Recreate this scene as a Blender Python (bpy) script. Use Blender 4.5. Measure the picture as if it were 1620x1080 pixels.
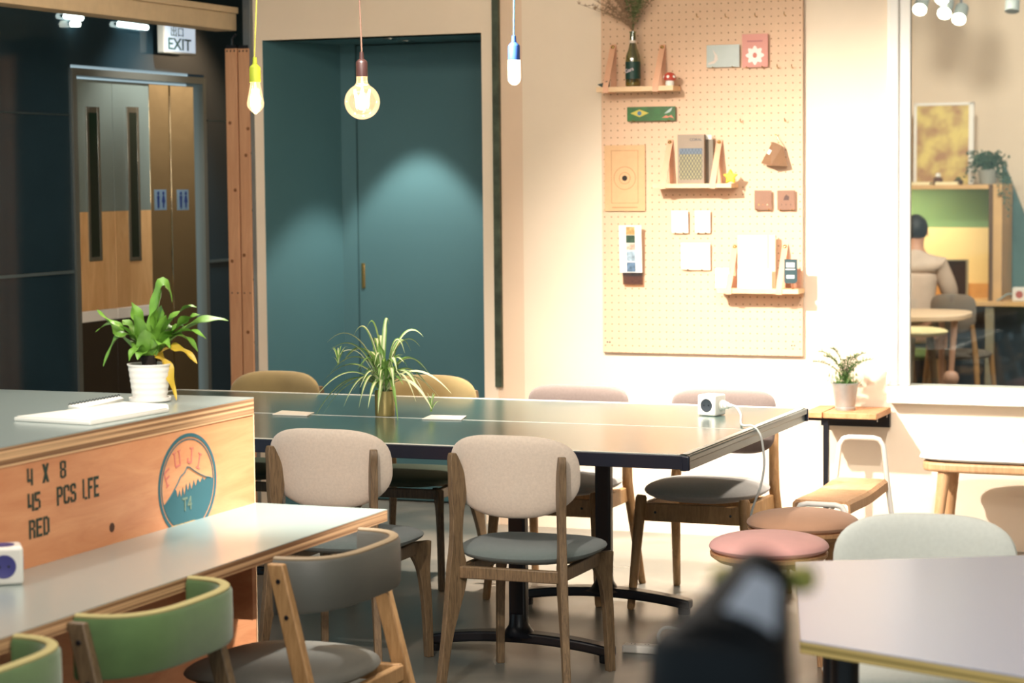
import bpy, math, random
from mathutils import Vector, Matrix, Euler, noise
random.seed(7)
PI = math.pi
scene = bpy.context.scene
COL = scene.collection
for o in list(bpy.data.objects): bpy.data.objects.remove(o)

# ------------------------------------------------------------------ camera
H = 1.642                                    # eye height
F = 3525.0                                   # focal length in pixels of a 1620 px wide frame
def rot_cam(yaw, pitch, roll):
    cy, sy, cp, sp, cr, sr = math.cos(yaw), math.sin(yaw), math.cos(pitch), math.sin(pitch), math.cos(roll), math.sin(roll)
    B = Matrix(((1, 0, 0), (0, 0, -1), (0, 1, 0)))
    Y = Matrix(((cy, -sy, 0), (sy, cy, 0), (0, 0, 1)))
    P = Matrix(((1, 0, 0), (0, cp, -sp), (0, sp, cp)))
    R = Matrix(((cr, -sr, 0), (sr, cr, 0), (0, 0, 1)))
    return R @ P @ B @ Y
M3 = rot_cam(-0.37955, 0.072745, -0.0092974)
cam = bpy.data.cameras.new('camera'); camo = bpy.data.objects.new('camera', cam); COL.objects.link(camo)
right, down, fwd = M3[0], M3[1], M3[2]
camo.matrix_world = Matrix(((right[0], -down[0], -fwd[0], 0), (right[1], -down[1], -fwd[1], 0), (right[2], -down[2], -fwd[2], H), (0, 0, 0, 1)))
cam.sensor_width = 36; cam.lens = F / 1620 * 36; cam.clip_end = 100
cam.dof.use_dof = True; cam.dof.focus_distance = 7.35; cam.dof.aperture_fstop = 4.2
scene.camera = camo
def ray(x, y):
    return M3.transposed() @ Vector(((x - 810) / F, (y - 540) / F, 1))
def W(x, y, Y):                              # a sight line met with a plane parallel to the back wall
    d = ray(x, y); p = d * (Y / d.y); p.z += H; return p
def S(x, y, X):                              # ... with a plane parallel to the side wall
    d = ray(x, y); p = d * (X / d.x); p.z += H; return p
def Fz(x, y, z=0.0):                         # ... with a level plane
    d = ray(x, y); p = d * ((z - H) / d.z); p.z += H; return p
def Dp(x, y, dist):
    p = ray(x, y) * dist; p.z += H; return p

# ------------------------------------------------------------------ world, exposure
scene.view_settings.view_transform = 'Standard'; scene.view_settings.look = 'None'
scene.view_settings.gamma = 1; scene.view_settings.exposure = 0.35
scene.view_settings.use_curve_mapping = False
wd = bpy.data.worlds.new('room_air'); scene.world = wd; wd.use_nodes = True
wd.node_tree.nodes['Background'].inputs[0].default_value = (0.58, 0.78, 0.86, 1)
wd.node_tree.nodes['Background'].inputs[1].default_value = 0.55

def aim(o, p, t):
    o.location = p; o.rotation_euler = (Vector(t) - Vector(p)).to_track_quat('-Z', 'Y').to_euler()
def spot(name, p, t, energy, size, blend, col=(1, .83, .62), rad=.04):
    l = bpy.data.lights.new(name, 'SPOT'); l.energy = energy; l.spot_size = math.radians(size); l.spot_blend = blend
    l.color = col; l.shadow_soft_size = rad
    o = bpy.data.objects.new(name, l); COL.objects.link(o); aim(o, p, t); return o
def area(name, p, t, energy, sx, sy, col=(1, .85, .68)):
    l = bpy.data.lights.new(name, 'AREA'); l.shape = 'RECTANGLE'; l.size = sx; l.size_y = sy; l.energy = energy; l.color = col
    o = bpy.data.objects.new(name, l); COL.objects.link(o); aim(o, p, t); return o
WARM = (1, .90, .80)
spot('wall_spot', (-3.45, 6.95, 2.72), (-1.9, 9.76, .0), 800, 76, 1.0, (1, .93, .84))
spot('wall_spot_right', (-1.6, 6.6, 2.75), (-1.6, 9.76, .4), 260, 66, 1, (1, .93, .84))
spot('niche_spot', (-4.60, 9.97, 2.30), (-4.60, 9.98, 0), 88, 68, .35, (1, .93, .84), .03)
area('ceiling_panel', (-2.6, 4.6, 2.95), (-2.6, 4.7, 0), 62, 3.0, 2.4, WARM)
area('ceiling_panel_front', (-.6, 2.2, 2.9), (-2.6, 6.2, .6), 60, 1.6, 1.0, WARM)
spot('table_spot', (-2.2, 3.2, 2.8), (-2.9, 6.6, .6), 230, 46, .8, WARM, .05)
spot('floor_spot', (-2.7, 8.75, 2.9), (-2.9, 8.85, 0), 760, 50, .9, (1, .88, .76), .04)
spot('floor_spot_left', (-4.2, 8.75, 2.9), (-4.1, 8.85, 0), 200, 50, .9, (1, .88, .76), .04)
spot('side_spot', (-.3, 8.0, 2.6), (-2.7, 8.42, .35), 330, 20, .7, WARM, .05)
area('wall_fill', (-3.3, 7.0, 3.0), (-3.3, 9.76, 1.9), 26, 2.4, .4, (1, .88, .74))  # added fill light to lift the upper wall
spot('seat_fill', (-1.6, 9.2, 2.9), (-2.62, 8.2, .45), 170, 28, .8, WARM, .04)  # added light to brighten the far chair seats
spot('counter_spot', (-2.0, 6.3, 2.85), (-2.72, 5.44, .75), 900, 26, .95, (1, .96, .90), .06)
spot('island_spot', (-3.7, 6.3, 2.85), (-3.2, 5.0, 1.04), 70, 44, .8, WARM, .05)

# ------------------------------------------------------------------ materials
def lin(c):
    return tuple((v / 12.92 if v <= .04045 else ((v + .055) / 1.055) ** 2.4) for v in [x / 255 for x in c]) + (1,)
def mat(name, rgb, rough=.6, metal=0, var=0, scale=20, bump=0, bscale=200, spec=.5, coat=0, cr=.03, sheen=0, trans=0, ior=1.5, emit=None, es=0):
    m = bpy.data.materials.new(name); m.use_nodes = True; nt = m.node_tree; N = nt.nodes; L = nt.links
    b = N['Principled BSDF']; b.inputs['Base Color'].default_value = lin(rgb)
    b.inputs['Roughness'].default_value = rough; b.inputs['Metallic'].default_value = metal
    b.inputs['Specular IOR Level'].default_value = spec; b.inputs['IOR'].default_value = ior
    b.inputs['Coat Weight'].default_value = coat; b.inputs['Coat Roughness'].default_value = cr; b.inputs['Sheen Weight'].default_value = sheen
    b.inputs['Transmission Weight'].default_value = trans
    if emit: b.inputs['Emission Color'].default_value = lin(emit); b.inputs['Emission Strength'].default_value = es
    tc = N.new('ShaderNodeTexCoord')
    if var:
        n = N.new('ShaderNodeTexNoise'); n.inputs['Scale'].default_value = scale; n.inputs['Detail'].default_value = 5
        r = N.new('ShaderNodeValToRGB'); c = lin(rgb)
        r.color_ramp.elements[0].position = .3; r.color_ramp.elements[1].position = .7
        r.color_ramp.elements[0].color = tuple(max(0, v * (1 - var)) for v in c[:3]) + (1,)
        r.color_ramp.elements[1].color = tuple(min(1, v * (1 + var)) for v in c[:3]) + (1,)
        L.new(tc.outputs['Object'], n.inputs['Vector']); L.new(n.outputs[0], r.inputs[0]); L.new(r.outputs[0], b.inputs['Base Color'])
    if bump:
        n2 = N.new('ShaderNodeTexNoise'); n2.inputs['Scale'].default_value = bscale; n2.inputs['Detail'].default_value = 3
        bp = N.new('ShaderNodeBump'); bp.inputs['Strength'].default_value = bump; bp.inputs['Distance'].default_value = .004
        L.new(tc.outputs['Object'], n2.inputs['Vector']); L.new(n2.outputs[0], bp.inputs['Height']); L.new(bp.outputs[0], b.inputs['Normal'])
    return m
def wood(name, c1, c2, scale=(6, 6, 1), rough=.45, ring=9, c3=None, coat=0):
    m = bpy.data.materials.new(name); m.use_nodes = True; nt = m.node_tree; N = nt.nodes; L = nt.links
    b = N['Principled BSDF']; b.inputs['Roughness'].default_value = rough; b.inputs['Coat Weight'].default_value = coat
    tc = N.new('ShaderNodeTexCoord'); mp = N.new('ShaderNodeMapping'); mp.inputs['Scale'].default_value = scale
    n = N.new('ShaderNodeTexNoise'); n.inputs['Scale'].default_value = ring; n.inputs['Detail'].default_value = 8; n.inputs['Roughness'].default_value = .65; n.inputs['Distortion'].default_value = .8
    r = N.new('ShaderNodeValToRGB'); r.color_ramp.elements[0].position = .32; r.color_ramp.elements[1].position = .68
    r.color_ramp.elements[0].color = lin(c1); r.color_ramp.elements[1].color = lin(c2)
    L.new(tc.outputs['Object'], mp.inputs['Vector']); L.new(mp.outputs[0], n.inputs['Vector']); L.new(n.outputs[0], r.inputs[0]); L.new(r.outputs[0], b.inputs['Base Color'])
    bp = N.new('ShaderNodeBump'); bp.inputs['Strength'].default_value = .15; bp.inputs['Distance'].default_value = .002
    L.new(n.outputs[0], bp.inputs['Height']); L.new(bp.outputs[0], b.inputs['Normal'])
    return m
def ply_edge(name, c1, c2, freq):
    m = bpy.data.materials.new(name); m.use_nodes = True; nt = m.node_tree; N = nt.nodes; L = nt.links
    b = N['Principled BSDF']; b.inputs['Roughness'].default_value = .6
    tc = N.new('ShaderNodeTexCoord'); mp = N.new('ShaderNodeMapping'); mp.inputs['Scale'].default_value = (.6, .6, freq)
    n = N.new('ShaderNodeTexNoise'); n.inputs['Scale'].default_value = 1; n.inputs['Detail'].default_value = 3
    r = N.new('ShaderNodeValToRGB'); r.color_ramp.elements[0].position = .4; r.color_ramp.elements[1].position = .62
    r.color_ramp.elements[0].color = lin(c1); r.color_ramp.elements[1].color = lin(c2)
    L.new(tc.outputs['Object'], mp.inputs['Vector']); L.new(mp.outputs[0], n.inputs['Vector']); L.new(n.outputs[0], r.inputs[0]); L.new(r.outputs[0], b.inputs['Base Color'])
    return m
def glassm(name, tint=(235, 245, 242), alpha=.88, rough=.03, glow=0):
    m = bpy.data.materials.new(name); m.use_nodes = True; nt = m.node_tree; N = nt.nodes; L = nt.links
    N.remove(N['Principled BSDF']); out = N['Material Output']
    t = N.new('ShaderNodeBsdfTransparent'); t.inputs[0].default_value = lin(tint)
    g = N.new('ShaderNodeBsdfGlossy'); g.inputs['Roughness'].default_value = rough
    lw = N.new('ShaderNodeLayerWeight'); lw.inputs[0].default_value = .25
    mx = N.new('ShaderNodeMixShader'); ml = N.new('ShaderNodeMath'); ml.operation = 'MULTIPLY_ADD'; ml.inputs[1].default_value = .5; ml.inputs[2].default_value = 1 - alpha
    ml.use_clamp = True
    L.new(lw.outputs['Fresnel'], ml.inputs[0]); L.new(ml.outputs[0], mx.inputs[0]); L.new(t.outputs[0], mx.inputs[1]); L.new(g.outputs[0], mx.inputs[2])
    if glow:
        e = N.new('ShaderNodeEmission'); e.inputs[0].default_value = lin((255, 226, 176)); e.inputs[1].default_value = glow; ad = N.new('ShaderNodeAddShader')
        L.new(mx.outputs[0], ad.inputs[0]); L.new(e.outputs[0], ad.inputs[1]); L.new(ad.outputs[0], out.inputs[0])
    else: L.new(mx.outputs[0], out.inputs[0])
    return m
def emis(name, rgb, s):
    m = bpy.data.materials.new(name); m.use_nodes = True; N = m.node_tree.nodes
    b = N['Principled BSDF']; b.inputs['Base Color'].default_value = lin(rgb); b.inputs['Emission Color'].default_value = lin(rgb); b.inputs['Emission Strength'].default_value = s
    return m

WALL = mat('cream_plaster', (241, 222, 198), .85, var=.03, scale=3, bump=.05)
PINKWALL = mat('pinkish_plaster', (232, 204, 176), .85, var=.03, scale=3)
WHITEP = mat('white_paint', (240, 236, 228), .5, bump=.02)
CEIL = mat('ceiling_paint', (205, 200, 190), .9)
TEAL = mat('teal_paint', (74, 112, 118), .55, var=.04, scale=2)
TEALD = mat('teal_paint_dark', (52, 84, 88), .6)
DARKG = mat('dark_glass_panel', (40, 60, 70), .08, spec=.6, var=.1, scale=2)
BLACK = mat('black_metal', (20, 22, 28), .35, bump=.02)
BLACKG = mat('black_gloss', (8, 8, 14), .55, spec=.3)
STEELG = mat('grey_steel', (120, 128, 132), .4, .6, var=.15, scale=8)
DSTEEL = mat('dark_weathered_steel', (74, 82, 66), .5, .4, var=.45, scale=14)
STEEL = mat('brushed_steel', (170, 172, 166), .22, 1, bump=.02)
MIRROR = mat('polished_steel', (214, 196, 160), .06, 1, bump=1.0, bscale=4.5)
BRASS = mat('brass', (214, 176, 112), .25, 1)
LOBBYG = mat('lobby_grey', (122, 136, 132), .35, var=.06, scale=2)  # lobby end wall, and the grey reflection painted on the steel door
BEIGEB = mat('beige_beam_paint', (200, 178, 144), .7, var=.05)
PINE = wood('pine', (190, 136, 98), (212, 160, 120), (5, 5, .5), .55, 5)
OAK = wood('oak', (146, 108, 66), (182, 142, 96), (9, 9, 1.2), .5, 10)
LOAK = wood('light_oak', (190, 142, 98), (216, 170, 126), (7, 7, 1), .5, 8)
DOAK = wood('dark_oak', (80, 64, 46), (126, 104, 76), (14, 14, 1.3), .5, 12)
PLYF = wood('plywood_face', (204, 132, 88), (222, 156, 110), (2.2, 1.0, 7), .5, 3)
PLYE = ply_edge('plywood_edge', (128, 88, 56), (222, 178, 132), 150)
PLYE2 = ply_edge('plywood_edge_olive', (120, 104, 52), (196, 172, 108), 120)
WOODREF = wood('maple_reflection', (206, 158, 104), (232, 190, 136), (3, 3, .6), .4, 4)  # wood tone of the reflection painted on the steel door
SHELFW = wood('pale_shelf_wood', (226, 186, 142), (240, 206, 166), (1, 4, 4), .6, 5)
CREAMF = mat('cream_fabric', (202, 188, 172), .95, var=.06, scale=120, bump=.5, bscale=900, sheen=.3)
GREYF = mat('grey_fabric', (92, 104, 102), .95, var=.08, scale=120, bump=.5, bscale=900, sheen=.3)
TAUPEF = mat('taupe_fabric', (108, 94, 88), .95, var=.06, scale=120, bump=.4, bscale=900, sheen=.3)
SEATG = mat('light_grey_fabric', (172, 168, 162), .95, var=.06, scale=120, bump=.4, bscale=900, sheen=.3)
OLIVEF = mat('olive_velvet', (142, 122, 78), .85, var=.15, scale=9, bump=.2, bscale=400, sheen=.5)
PINKF = mat('pink_fabric', (240, 182, 176), .9, var=.06, scale=8, bump=.3, bscale=800, sheen=.2)
TANF = mat('tan_fabric', (206, 160, 130), .9, var=.06, scale=8, bump=.3, bscale=800, sheen=.2)
MINTF = mat('pale_mint_fabric', (222, 226, 218), .95, var=.03, scale=90, bump=.3, bscale=700)
WHITEF = mat('white_fabric', (236, 232, 224), .9, bump=.3, bscale=700)
GLEATH = mat('grey_leather', (88, 88, 82), .5, var=.08, scale=6, bump=.12, bscale=260)
GREENF = mat('green_velvet', (80, 108, 58), .8, var=.18, scale=10, bump=.15, bscale=400, sheen=.35)
PIPEY = mat('yellow_piping', (168, 156, 104), .85)
LAMI = mat('grey_green_laminate', (140, 154, 150), .3, spec=.6, coat=.8, cr=.26)
LAMW = mat('pale_grey_laminate', (166, 170, 188), .24, spec=.6)
TTOP = mat('green_table_paint', (62, 92, 84), .28, spec=.8, var=.04, scale=3, coat=1, cr=.2)
WLINE = mat('white_line_paint', (226, 226, 216), .4)
PLASW = mat('white_plastic', (226, 222, 212), .35)
PLASG = mat('grey_plastic', (190, 190, 182), .4)
POTW = mat('white_ribbed_ceramic', (228, 224, 216), .45)
SOIL = mat('soil', (38, 30, 24), .95, bump=.6, bscale=120)
GOLD = mat('gold_tin', (178, 160, 104), .32, .55)
ZINC = mat('zinc', (170, 172, 170), .3, .45, var=.08, scale=20)
LEAF = mat('fern_green', (98, 142, 50), .4, var=.26, scale=14, spec=.6)
LEAFD = mat('spider_green', (122, 162, 84), .45, var=.15, scale=30)
LEAFW = mat('leaf_cream_stripe', (218, 222, 180), .45)
LEAFY = mat('leaf_yellow', (190, 160, 50), .5, var=.1, scale=20)
FERN2 = mat('asparagus_green', (84, 122, 56), .6, var=.2, scale=40)
DRIED = mat('dried_stems', (150, 120, 92), .8, var=.1, scale=40)
DRIEDG = mat('dusty_green_stems', (98, 106, 64), .8, var=.1, scale=40)
PAPER = mat('paper', (236, 232, 222), .7)
PAPERC = mat('cream_paper', (238, 214, 174), .7)
CORDW = mat('white_cord', (196, 200, 196), .5)
INKG = mat('stencil_ink', (38, 58, 48), .8)
INKB = mat('teal_ink', (42, 92, 100), .8)
INKR = mat('faded_red_ink', (200, 112, 96), .8)
INKT = mat('tan_ink', (176, 146, 96), .8); INKF = mat('faded_tan_ink', (104, 122, 104), .8)
LEATHER = mat('peach_leather', (224, 170, 136), .6, var=.05, scale=20)

def concrete():
    m = bpy.data.materials.new('polished_concrete'); m.use_nodes = True; nt = m.node_tree; N = nt.nodes; L = nt.links
    b = N['Principled BSDF']; b.inputs['Specular IOR Level'].default_value = .6
    tc = N.new('ShaderNodeTexCoord')
    n = N.new('ShaderNodeTexNoise'); n.inputs['Scale'].default_value = 1.6; n.inputs['Detail'].default_value = 9; n.inputs['Distortion'].default_value = .6
    r = N.new('ShaderNodeValToRGB'); r.color_ramp.elements[0].position = .35; r.color_ramp.elements[1].position = .68
    r.color_ramp.elements[0].color = lin((92, 96, 92)); r.color_ramp.elements[1].color = lin((146, 138, 126))
    L.new(tc.outputs['Object'], n.inputs['Vector']); L.new(n.outputs[0], r.inputs[0]); L.new(r.outputs[0], b.inputs['Base Color'])
    r2 = N.new('ShaderNodeMapRange'); r2.inputs[3].default_value = .22; r2.inputs[4].default_value = .42
    L.new(n.outputs[0], r2.inputs[0]); L.new(r2.outputs[0], b.inputs['Roughness'])
    return m
CONC = concrete()
def pegmat():
    m = bpy.data.materials.new('perforated_hardboard'); m.use_nodes = True; nt = m.node_tree; N = nt.nodes; L = nt.links
    b = N['Principled BSDF']; b.inputs['Roughness'].default_value = .75
    tc = N.new('ShaderNodeTexCoord'); sp = N.new('ShaderNodeSeparateXYZ'); L.new(tc.outputs['Object'], sp.inputs[0])
    def cell(out):
        a = N.new('ShaderNodeMath'); a.operation = 'PINGPONG'; a.inputs[1].default_value = .0165; L.new(out, a.inputs[0])
        p = N.new('ShaderNodeMath'); p.operation = 'POWER'; p.inputs[1].default_value = 2; L.new(a.outputs[0], p.inputs[0]); return p
    cx, cz = cell(sp.outputs[0]), cell(sp.outputs[2])
    ad = N.new('ShaderNodeMath'); ad.operation = 'ADD'; L.new(cx.outputs[0], ad.inputs[0]); L.new(cz.outputs[0], ad.inputs[1])
    lt = N.new('ShaderNodeMath'); lt.operation = 'LESS_THAN'; lt.inputs[1].default_value = .0034 ** 2; L.new(ad.outputs[0], lt.inputs[0])
    n = N.new('ShaderNodeTexNoise'); n.inputs['Scale'].default_value = 30; n.inputs['Detail'].default_value = 4; L.new(tc.outputs['Object'], n.inputs['Vector'])
    r = N.new('ShaderNodeValToRGB'); r.color_ramp.elements[0].color = lin((220, 182, 150)); r.color_ramp.elements[1].color = lin((230, 194, 162)); L.new(n.outputs[0], r.inputs[0])
    mx = N.new('ShaderNodeMix'); mx.data_type = 'RGBA'; L.new(lt.outputs[0], mx.inputs['Factor']); L.new(r.outputs[0], mx.inputs['A']); mx.inputs['B'].default_value = lin((158, 118, 88))
    L.new(mx.outputs['Result'], b.inputs['Base Color'])
    return m
PEG = pegmat()

# ------------------------------------------------------------------ mesh helpers
class MB:
    def __init__(s): s.v = []; s.f = []; s.mi = []
    def add(s, vs, fs, mi=0):
        k = len(s.v); s.v += [tuple(v) for v in vs]; s.f += [tuple(i + k for i in f) for f in fs]; s.mi += [mi] * len(fs); return s
    def box(s, c, d, rot=None, mi=0):
        x, y, z = d[0] / 2, d[1] / 2, d[2] / 2; vs = [Vector((a * x, b * y, e * z)) for a in (-1, 1) for b in (-1, 1) for e in (-1, 1)]
        if rot is not None: vs = [rot @ v for v in vs]
        vs = [v + Vector(c) for v in vs]
        return s.add(vs, [(0, 1, 3, 2), (4, 6, 7, 5), (0, 4, 5, 1), (2, 3, 7, 6), (0, 2, 6, 4), (1, 5, 7, 3)], mi)
    def bx(s, a, b, mi=0):
        return s.box([(a[i] + b[i]) / 2 for i in range(3)], [abs(a[i] - b[i]) for i in range(3)], mi=mi)
    def tube(s, pts, rad, n=12, cap=True, mi=0, flat=1.0):
        pts = [Vector(p) for p in pts]; m = len(pts)
        rs = rad if isinstance(rad, (list, tuple)) else [rad] * m
        t0 = (pts[1] - pts[0]).normalized(); up = Vector((0, 0, 1)) if abs(t0.z) < .9 else Vector((1, 0, 0))
        nrm = (up - t0 * up.dot(t0)).normalized(); vs = []
        for i, p in enumerate(pts):
            t = (pts[min(i + 1, m - 1)] - pts[max(i - 1, 0)]).normalized()
            nrm = (nrm - t * nrm.dot(t)).normalized(); bi = t.cross(nrm)
            for k in range(n):
                a = 2 * PI * k / n; vs.append(p + (nrm * math.cos(a) * flat + bi * math.sin(a)) * rs[i])
        fs = [(i * n + k, i * n + (k + 1) % n, (i + 1) * n + (k + 1) % n, (i + 1) * n + k) for i in range(m - 1) for k in range(n)]
        if cap: fs += [tuple(range(n))[::-1], tuple(range((m - 1) * n, m * n))]
        return s.add(vs, fs, mi)
    def lathe(s, prof, c=(0, 0, 0), n=32, mi=0, rot=None, closed=False):
        vs = []
        for r, z in prof:
            for k in range(n):
                v = Vector((r * math.cos(2 * PI * k / n), r * math.sin(2 * PI * k / n), z))
                if rot is not None: v = rot @ v
                vs.append(v + Vector(c))
        m = len(prof)
        fs = [(i * n + k, i * n + (k + 1) % n, (i + 1) * n + (k + 1) % n, (i + 1) * n + k) for i in range(m - 1) for k in range(n)]
        if prof[0][0] > 1e-5: fs.append(tuple(range(n))[::-1])
        if prof[-1][0] > 1e-5: fs.append(tuple(range((m - 1) * n, m * n)))
        return s.add(vs, fs, mi)
    def prism(s, pts, axis, a, b, mi=0):     # closed 2-D outline extruded along one axis
        def P(u, v, w): return {0: (w, u, v), 1: (u, w, v), 2: (u, v, w)}[axis]
        n = len(pts); vs = [P(u, v, a) for u, v in pts] + [P(u, v, b) for u, v in pts]
        fs = [tuple(range(n))[::-1], tuple(range(n, 2 * n))] + [(i, (i + 1) % n, n + (i + 1) % n, n + i) for i in range(n)]
        return s.add(vs, fs, mi)
    def quadloft(s, secs, mi=0):             # list of closed sections with equal counts
        n = len(secs[0]); vs = [p for q in secs for p in q]
        fs = [(i * n + k, i * n + (k + 1) % n, (i + 1) * n + (k + 1) % n, (i + 1) * n + k) for i in range(len(secs) - 1) for k in range(n)]
        fs += [tuple(range(n))[::-1], tuple(range((len(secs) - 1) * n, len(secs) * n))]
        return s.add(vs, fs, mi)
    def xf(s, mtx):
        s.v = [tuple(mtx @ Vector(v)) for v in s.v]; return s
    def build(s, name, m, parent=None, smooth=True, bevel=0, sub=0, angle=40):
        me = bpy.data.meshes.new(name); me.from_pydata(s.v, [], s.f); me.validate()
        ms = m if isinstance(m, (list, tuple)) else [m]
        for q in ms: me.materials.append(q)
        for p, i in zip(me.polygons, s.mi): p.material_index = i
        bm = __import__('bmesh').new(); bm.from_mesh(me); __import__('bmesh').ops.recalc_face_normals(bm, faces=bm.faces); bm.to_mesh(me); bm.free()
        if smooth:
            me.polygons.foreach_set('use_smooth', [True] * len(me.polygons))
            me.set_sharp_from_angle(angle=math.radians(angle))
        o = bpy.data.objects.new(name, me); COL.objects.link(o)
        if parent: o.parent = parent
        if bevel:
            b = o.modifiers.new('edge', 'BEVEL'); b.width = bevel; b.segments = 3; b.limit_method = 'ANGLE'; b.angle_limit = math.radians(40)
        if sub:
            q = o.modifiers.new('soft', 'SUBSURF'); q.levels = sub; q.render_levels = sub
        return o
def tag(o, label=None, cat=None, group=None, kind=None):
    if label: o['label'] = label
    if cat: o['category'] = cat
    if group: o['group'] = group
    if kind: o['kind'] = kind
    return o
def thing(name, loc, label, cat, rz=0, group=None):
    o = bpy.data.objects.new(name, None); COL.objects.link(o); o.location = loc; o.rotation_euler = (0, 0, rz)
    o.empty_display_size = .1
    return tag(o, label, cat, group)
def copy_tree(o, parent=None):
    c = o.copy(); COL.objects.link(c)
    if parent: c.parent = parent
    for ch in [q for q in bpy.data.objects if q.parent == o]: copy_tree(ch, c)
    return c
def struct(name, mb, m, bevel=0, label=None):
    o = mb.build(name, m, smooth=False, bevel=bevel); o['kind'] = 'structure'
    if label: o['label'] = label
    return o
def sgn(v): return -1 if v < 0 else 1
def pad(outline, T, f, rings=9, n=48, flatk=3.0, bot=1.0):
    """soft cushion: outline(theta)->(u,v); T half thickness; f(u,v,w)->xyz"""
    mb = MB(); top = []; R = [math.sin(PI / 2 * (i / rings)) for i in range(rings + 1)]
    vs = []; idx = {}
    def w(r): return T * max(0, 1 - r ** flatk) ** .5
    for side in (1, -1):
        for i, r in enumerate(R):
            if i == 0: vs.append(f(0, 0, side * w(0) * (1 if side > 0 else bot))); idx[(side, 0, 0)] = len(vs) - 1; continue
            if side < 0 and i == rings:
                for k in range(n): idx[(side, i, k)] = idx[(1, i, k)]
                continue
            for k in range(n):
                u, v = outline(2 * PI * k / n); vs.append(f(u * r, v * r, side * w(r) * (1 if side > 0 else bot))); idx[(side, i, k)] = len(vs) - 1
    fs = []
    for side in (1, -1):
        for k in range(n):
            k2 = (k + 1) % n; fs.append((idx[(side, 0, 0)], idx[(side, 1, k)], idx[(side, 1, k2)]))
            for i in range(1, rings): fs.append((idx[(side, i, k)], idx[(side, i + 1, k)], idx[(side, i + 1, k2)], idx[(side, i, k2)]))
    return mb.add(vs, fs)
def superell(a, b1, b2, n1=2.5, n2=2.5):
    def g(t):
        c, s_ = math.cos(t), math.sin(t); n = n1 if s_ >= 0 else n2; b = b1 if s_ >= 0 else b2
        return (a * sgn(c) * abs(c) ** (2 / n), b * sgn(s_) * abs(s_) ** (2 / n))
    return g
def text_mesh(body, size, sx=1.0, thick=.0008, bold=0):
    c = bpy.data.curves.new('lettering', 'FONT'); c.body = body; c.size = size; c.extrude = thick; c.align_x = 'LEFT'; c.offset = bold
    o = bpy.data.objects.new('lettering', c); COL.objects.link(o)
    dg = bpy.context.evaluated_depsgraph_get(); dg.update()
    me = bpy.data.meshes.new_from_object(o.evaluated_get(dg)); bpy.data.objects.remove(o)
    for v in me.vertices: v.co.x *= sx
    return me
def text_on(name, body, size, origin, ux, uy, m, parent, sx=1.0, bold=0.0):
    me = text_mesh(body, size, sx, bold=bold); ux = Vector(ux).normalized(); uy = Vector(uy).normalized(); uz = ux.cross(uy)
    T = Matrix((ux, uy, uz)).transposed().to_4x4(); T.translation = origin
    me.transform(T); me.materials.clear(); me.materials.append(m)
    o = bpy.data.objects.new(name, me); COL.objects.link(o)
    if parent: o.parent = parent
    return o

# ================================================================== THE SETTING
YW = 9.76
struct('floor', MB().bx((-6.1, -1.0, -.1), (3.2, 17.2, 0)), CONC)
struct('ceiling', MB().bx((-6.1, 1.2, 3.1), (3.2, 17.2, 3.2)), CEIL)
wb = MB()
wb.bx((-5.245, YW, 0), (-5.195, YW + .12, 2.33))
wb.bx((-5.245, YW, 2.33), (-4.035, YW + .12, 3.1))
wb.bx((-4.035, YW, 0), (-3.965, YW + .12, 3.1))
wb.bx((-3.83, YW, 0), (-2.09, YW + .12, 3.1))
wb.bx((-2.09, YW, 0), (.9, YW + .12, .68))
wb.bx((-2.09, YW, 2.95), (.9, YW + .12, 3.1))
wb.bx((.9, YW, 0), (3.2, YW + .12, 3.1))
struct('wall_back', wb, WALL)
struct('wall_back_recess_strip', MB().bx((-3.965, YW + .004, 0), (-3.83, YW + .12, 3.1)), PINKWALL).name = 'wall_back_strip'
struct('trim_1', MB().bx((-3.973, YW - .022, .66), (-3.94, YW + .004, 3.1)), DSTEEL, .002)
st = struct('trim_2', MB().bx((-5.286, YW - .03, 0), (-5.245, YW + .03, 3.1)), STEELG, .002)
for zz in (.85, 1.16, 1.5, 1.78, 2.2):
    b_ = MB().lathe([(.0, 0), (.007, 0), (.007, .004), (0, .006)], (0, 0, 0), 12, rot=Matrix.Rotation(PI / 2, 3, 'X'))
    o = b_.build('bolt', DSTEEL, st); o.location = (-5.255, YW - .03, zz)
# niche
nb = MB()
nb.prism([(-5.195, YW + .12), (-5.195, YW + .0), (-5.037, 10.3), (-5.037, 10.42), (-5.25, 10.42), (-5.25, YW + .12)], 2, 0, 2.33)
nb.bx((-5.037, 10.3, 0), (-4.955, 10.42, 2.33)); nb.bx((-4.035, YW + .12, 0), (-3.95, 10.42, 2.33))
nb.bx((-5.25, YW + .01, 2.33), (-3.95, 10.42, 2.42)); nb.bx((-4.075, 10.3, 0), (-4.035, 10.42, 2.33))
struct('wall_niche', nb, TEAL)
dr = thing('door', (-4.515, 10.36, 0), 'plain teal flush door with a slim recessed handle in the back niche', 'door')
dr.name = 'door_1'; dr['kind'] = 'structure'
MB().bx((-.44, -.045, .01), (.44, .03, 2.325)).build('door_leaf', TEAL, dr, bevel=.003)
MB().bx((-.425, -.049, 1.09), (-.405, -.043, 1.22)).bx((-.421, -.052, 1.10), (-.409, -.046, 1.21)).build('handle', BRASS, dr, bevel=.001)
MB().bx((-.445, -.055, 0), (-.437, .03, 2.327)).build('edge_strip', TEALD, dr)
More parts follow.
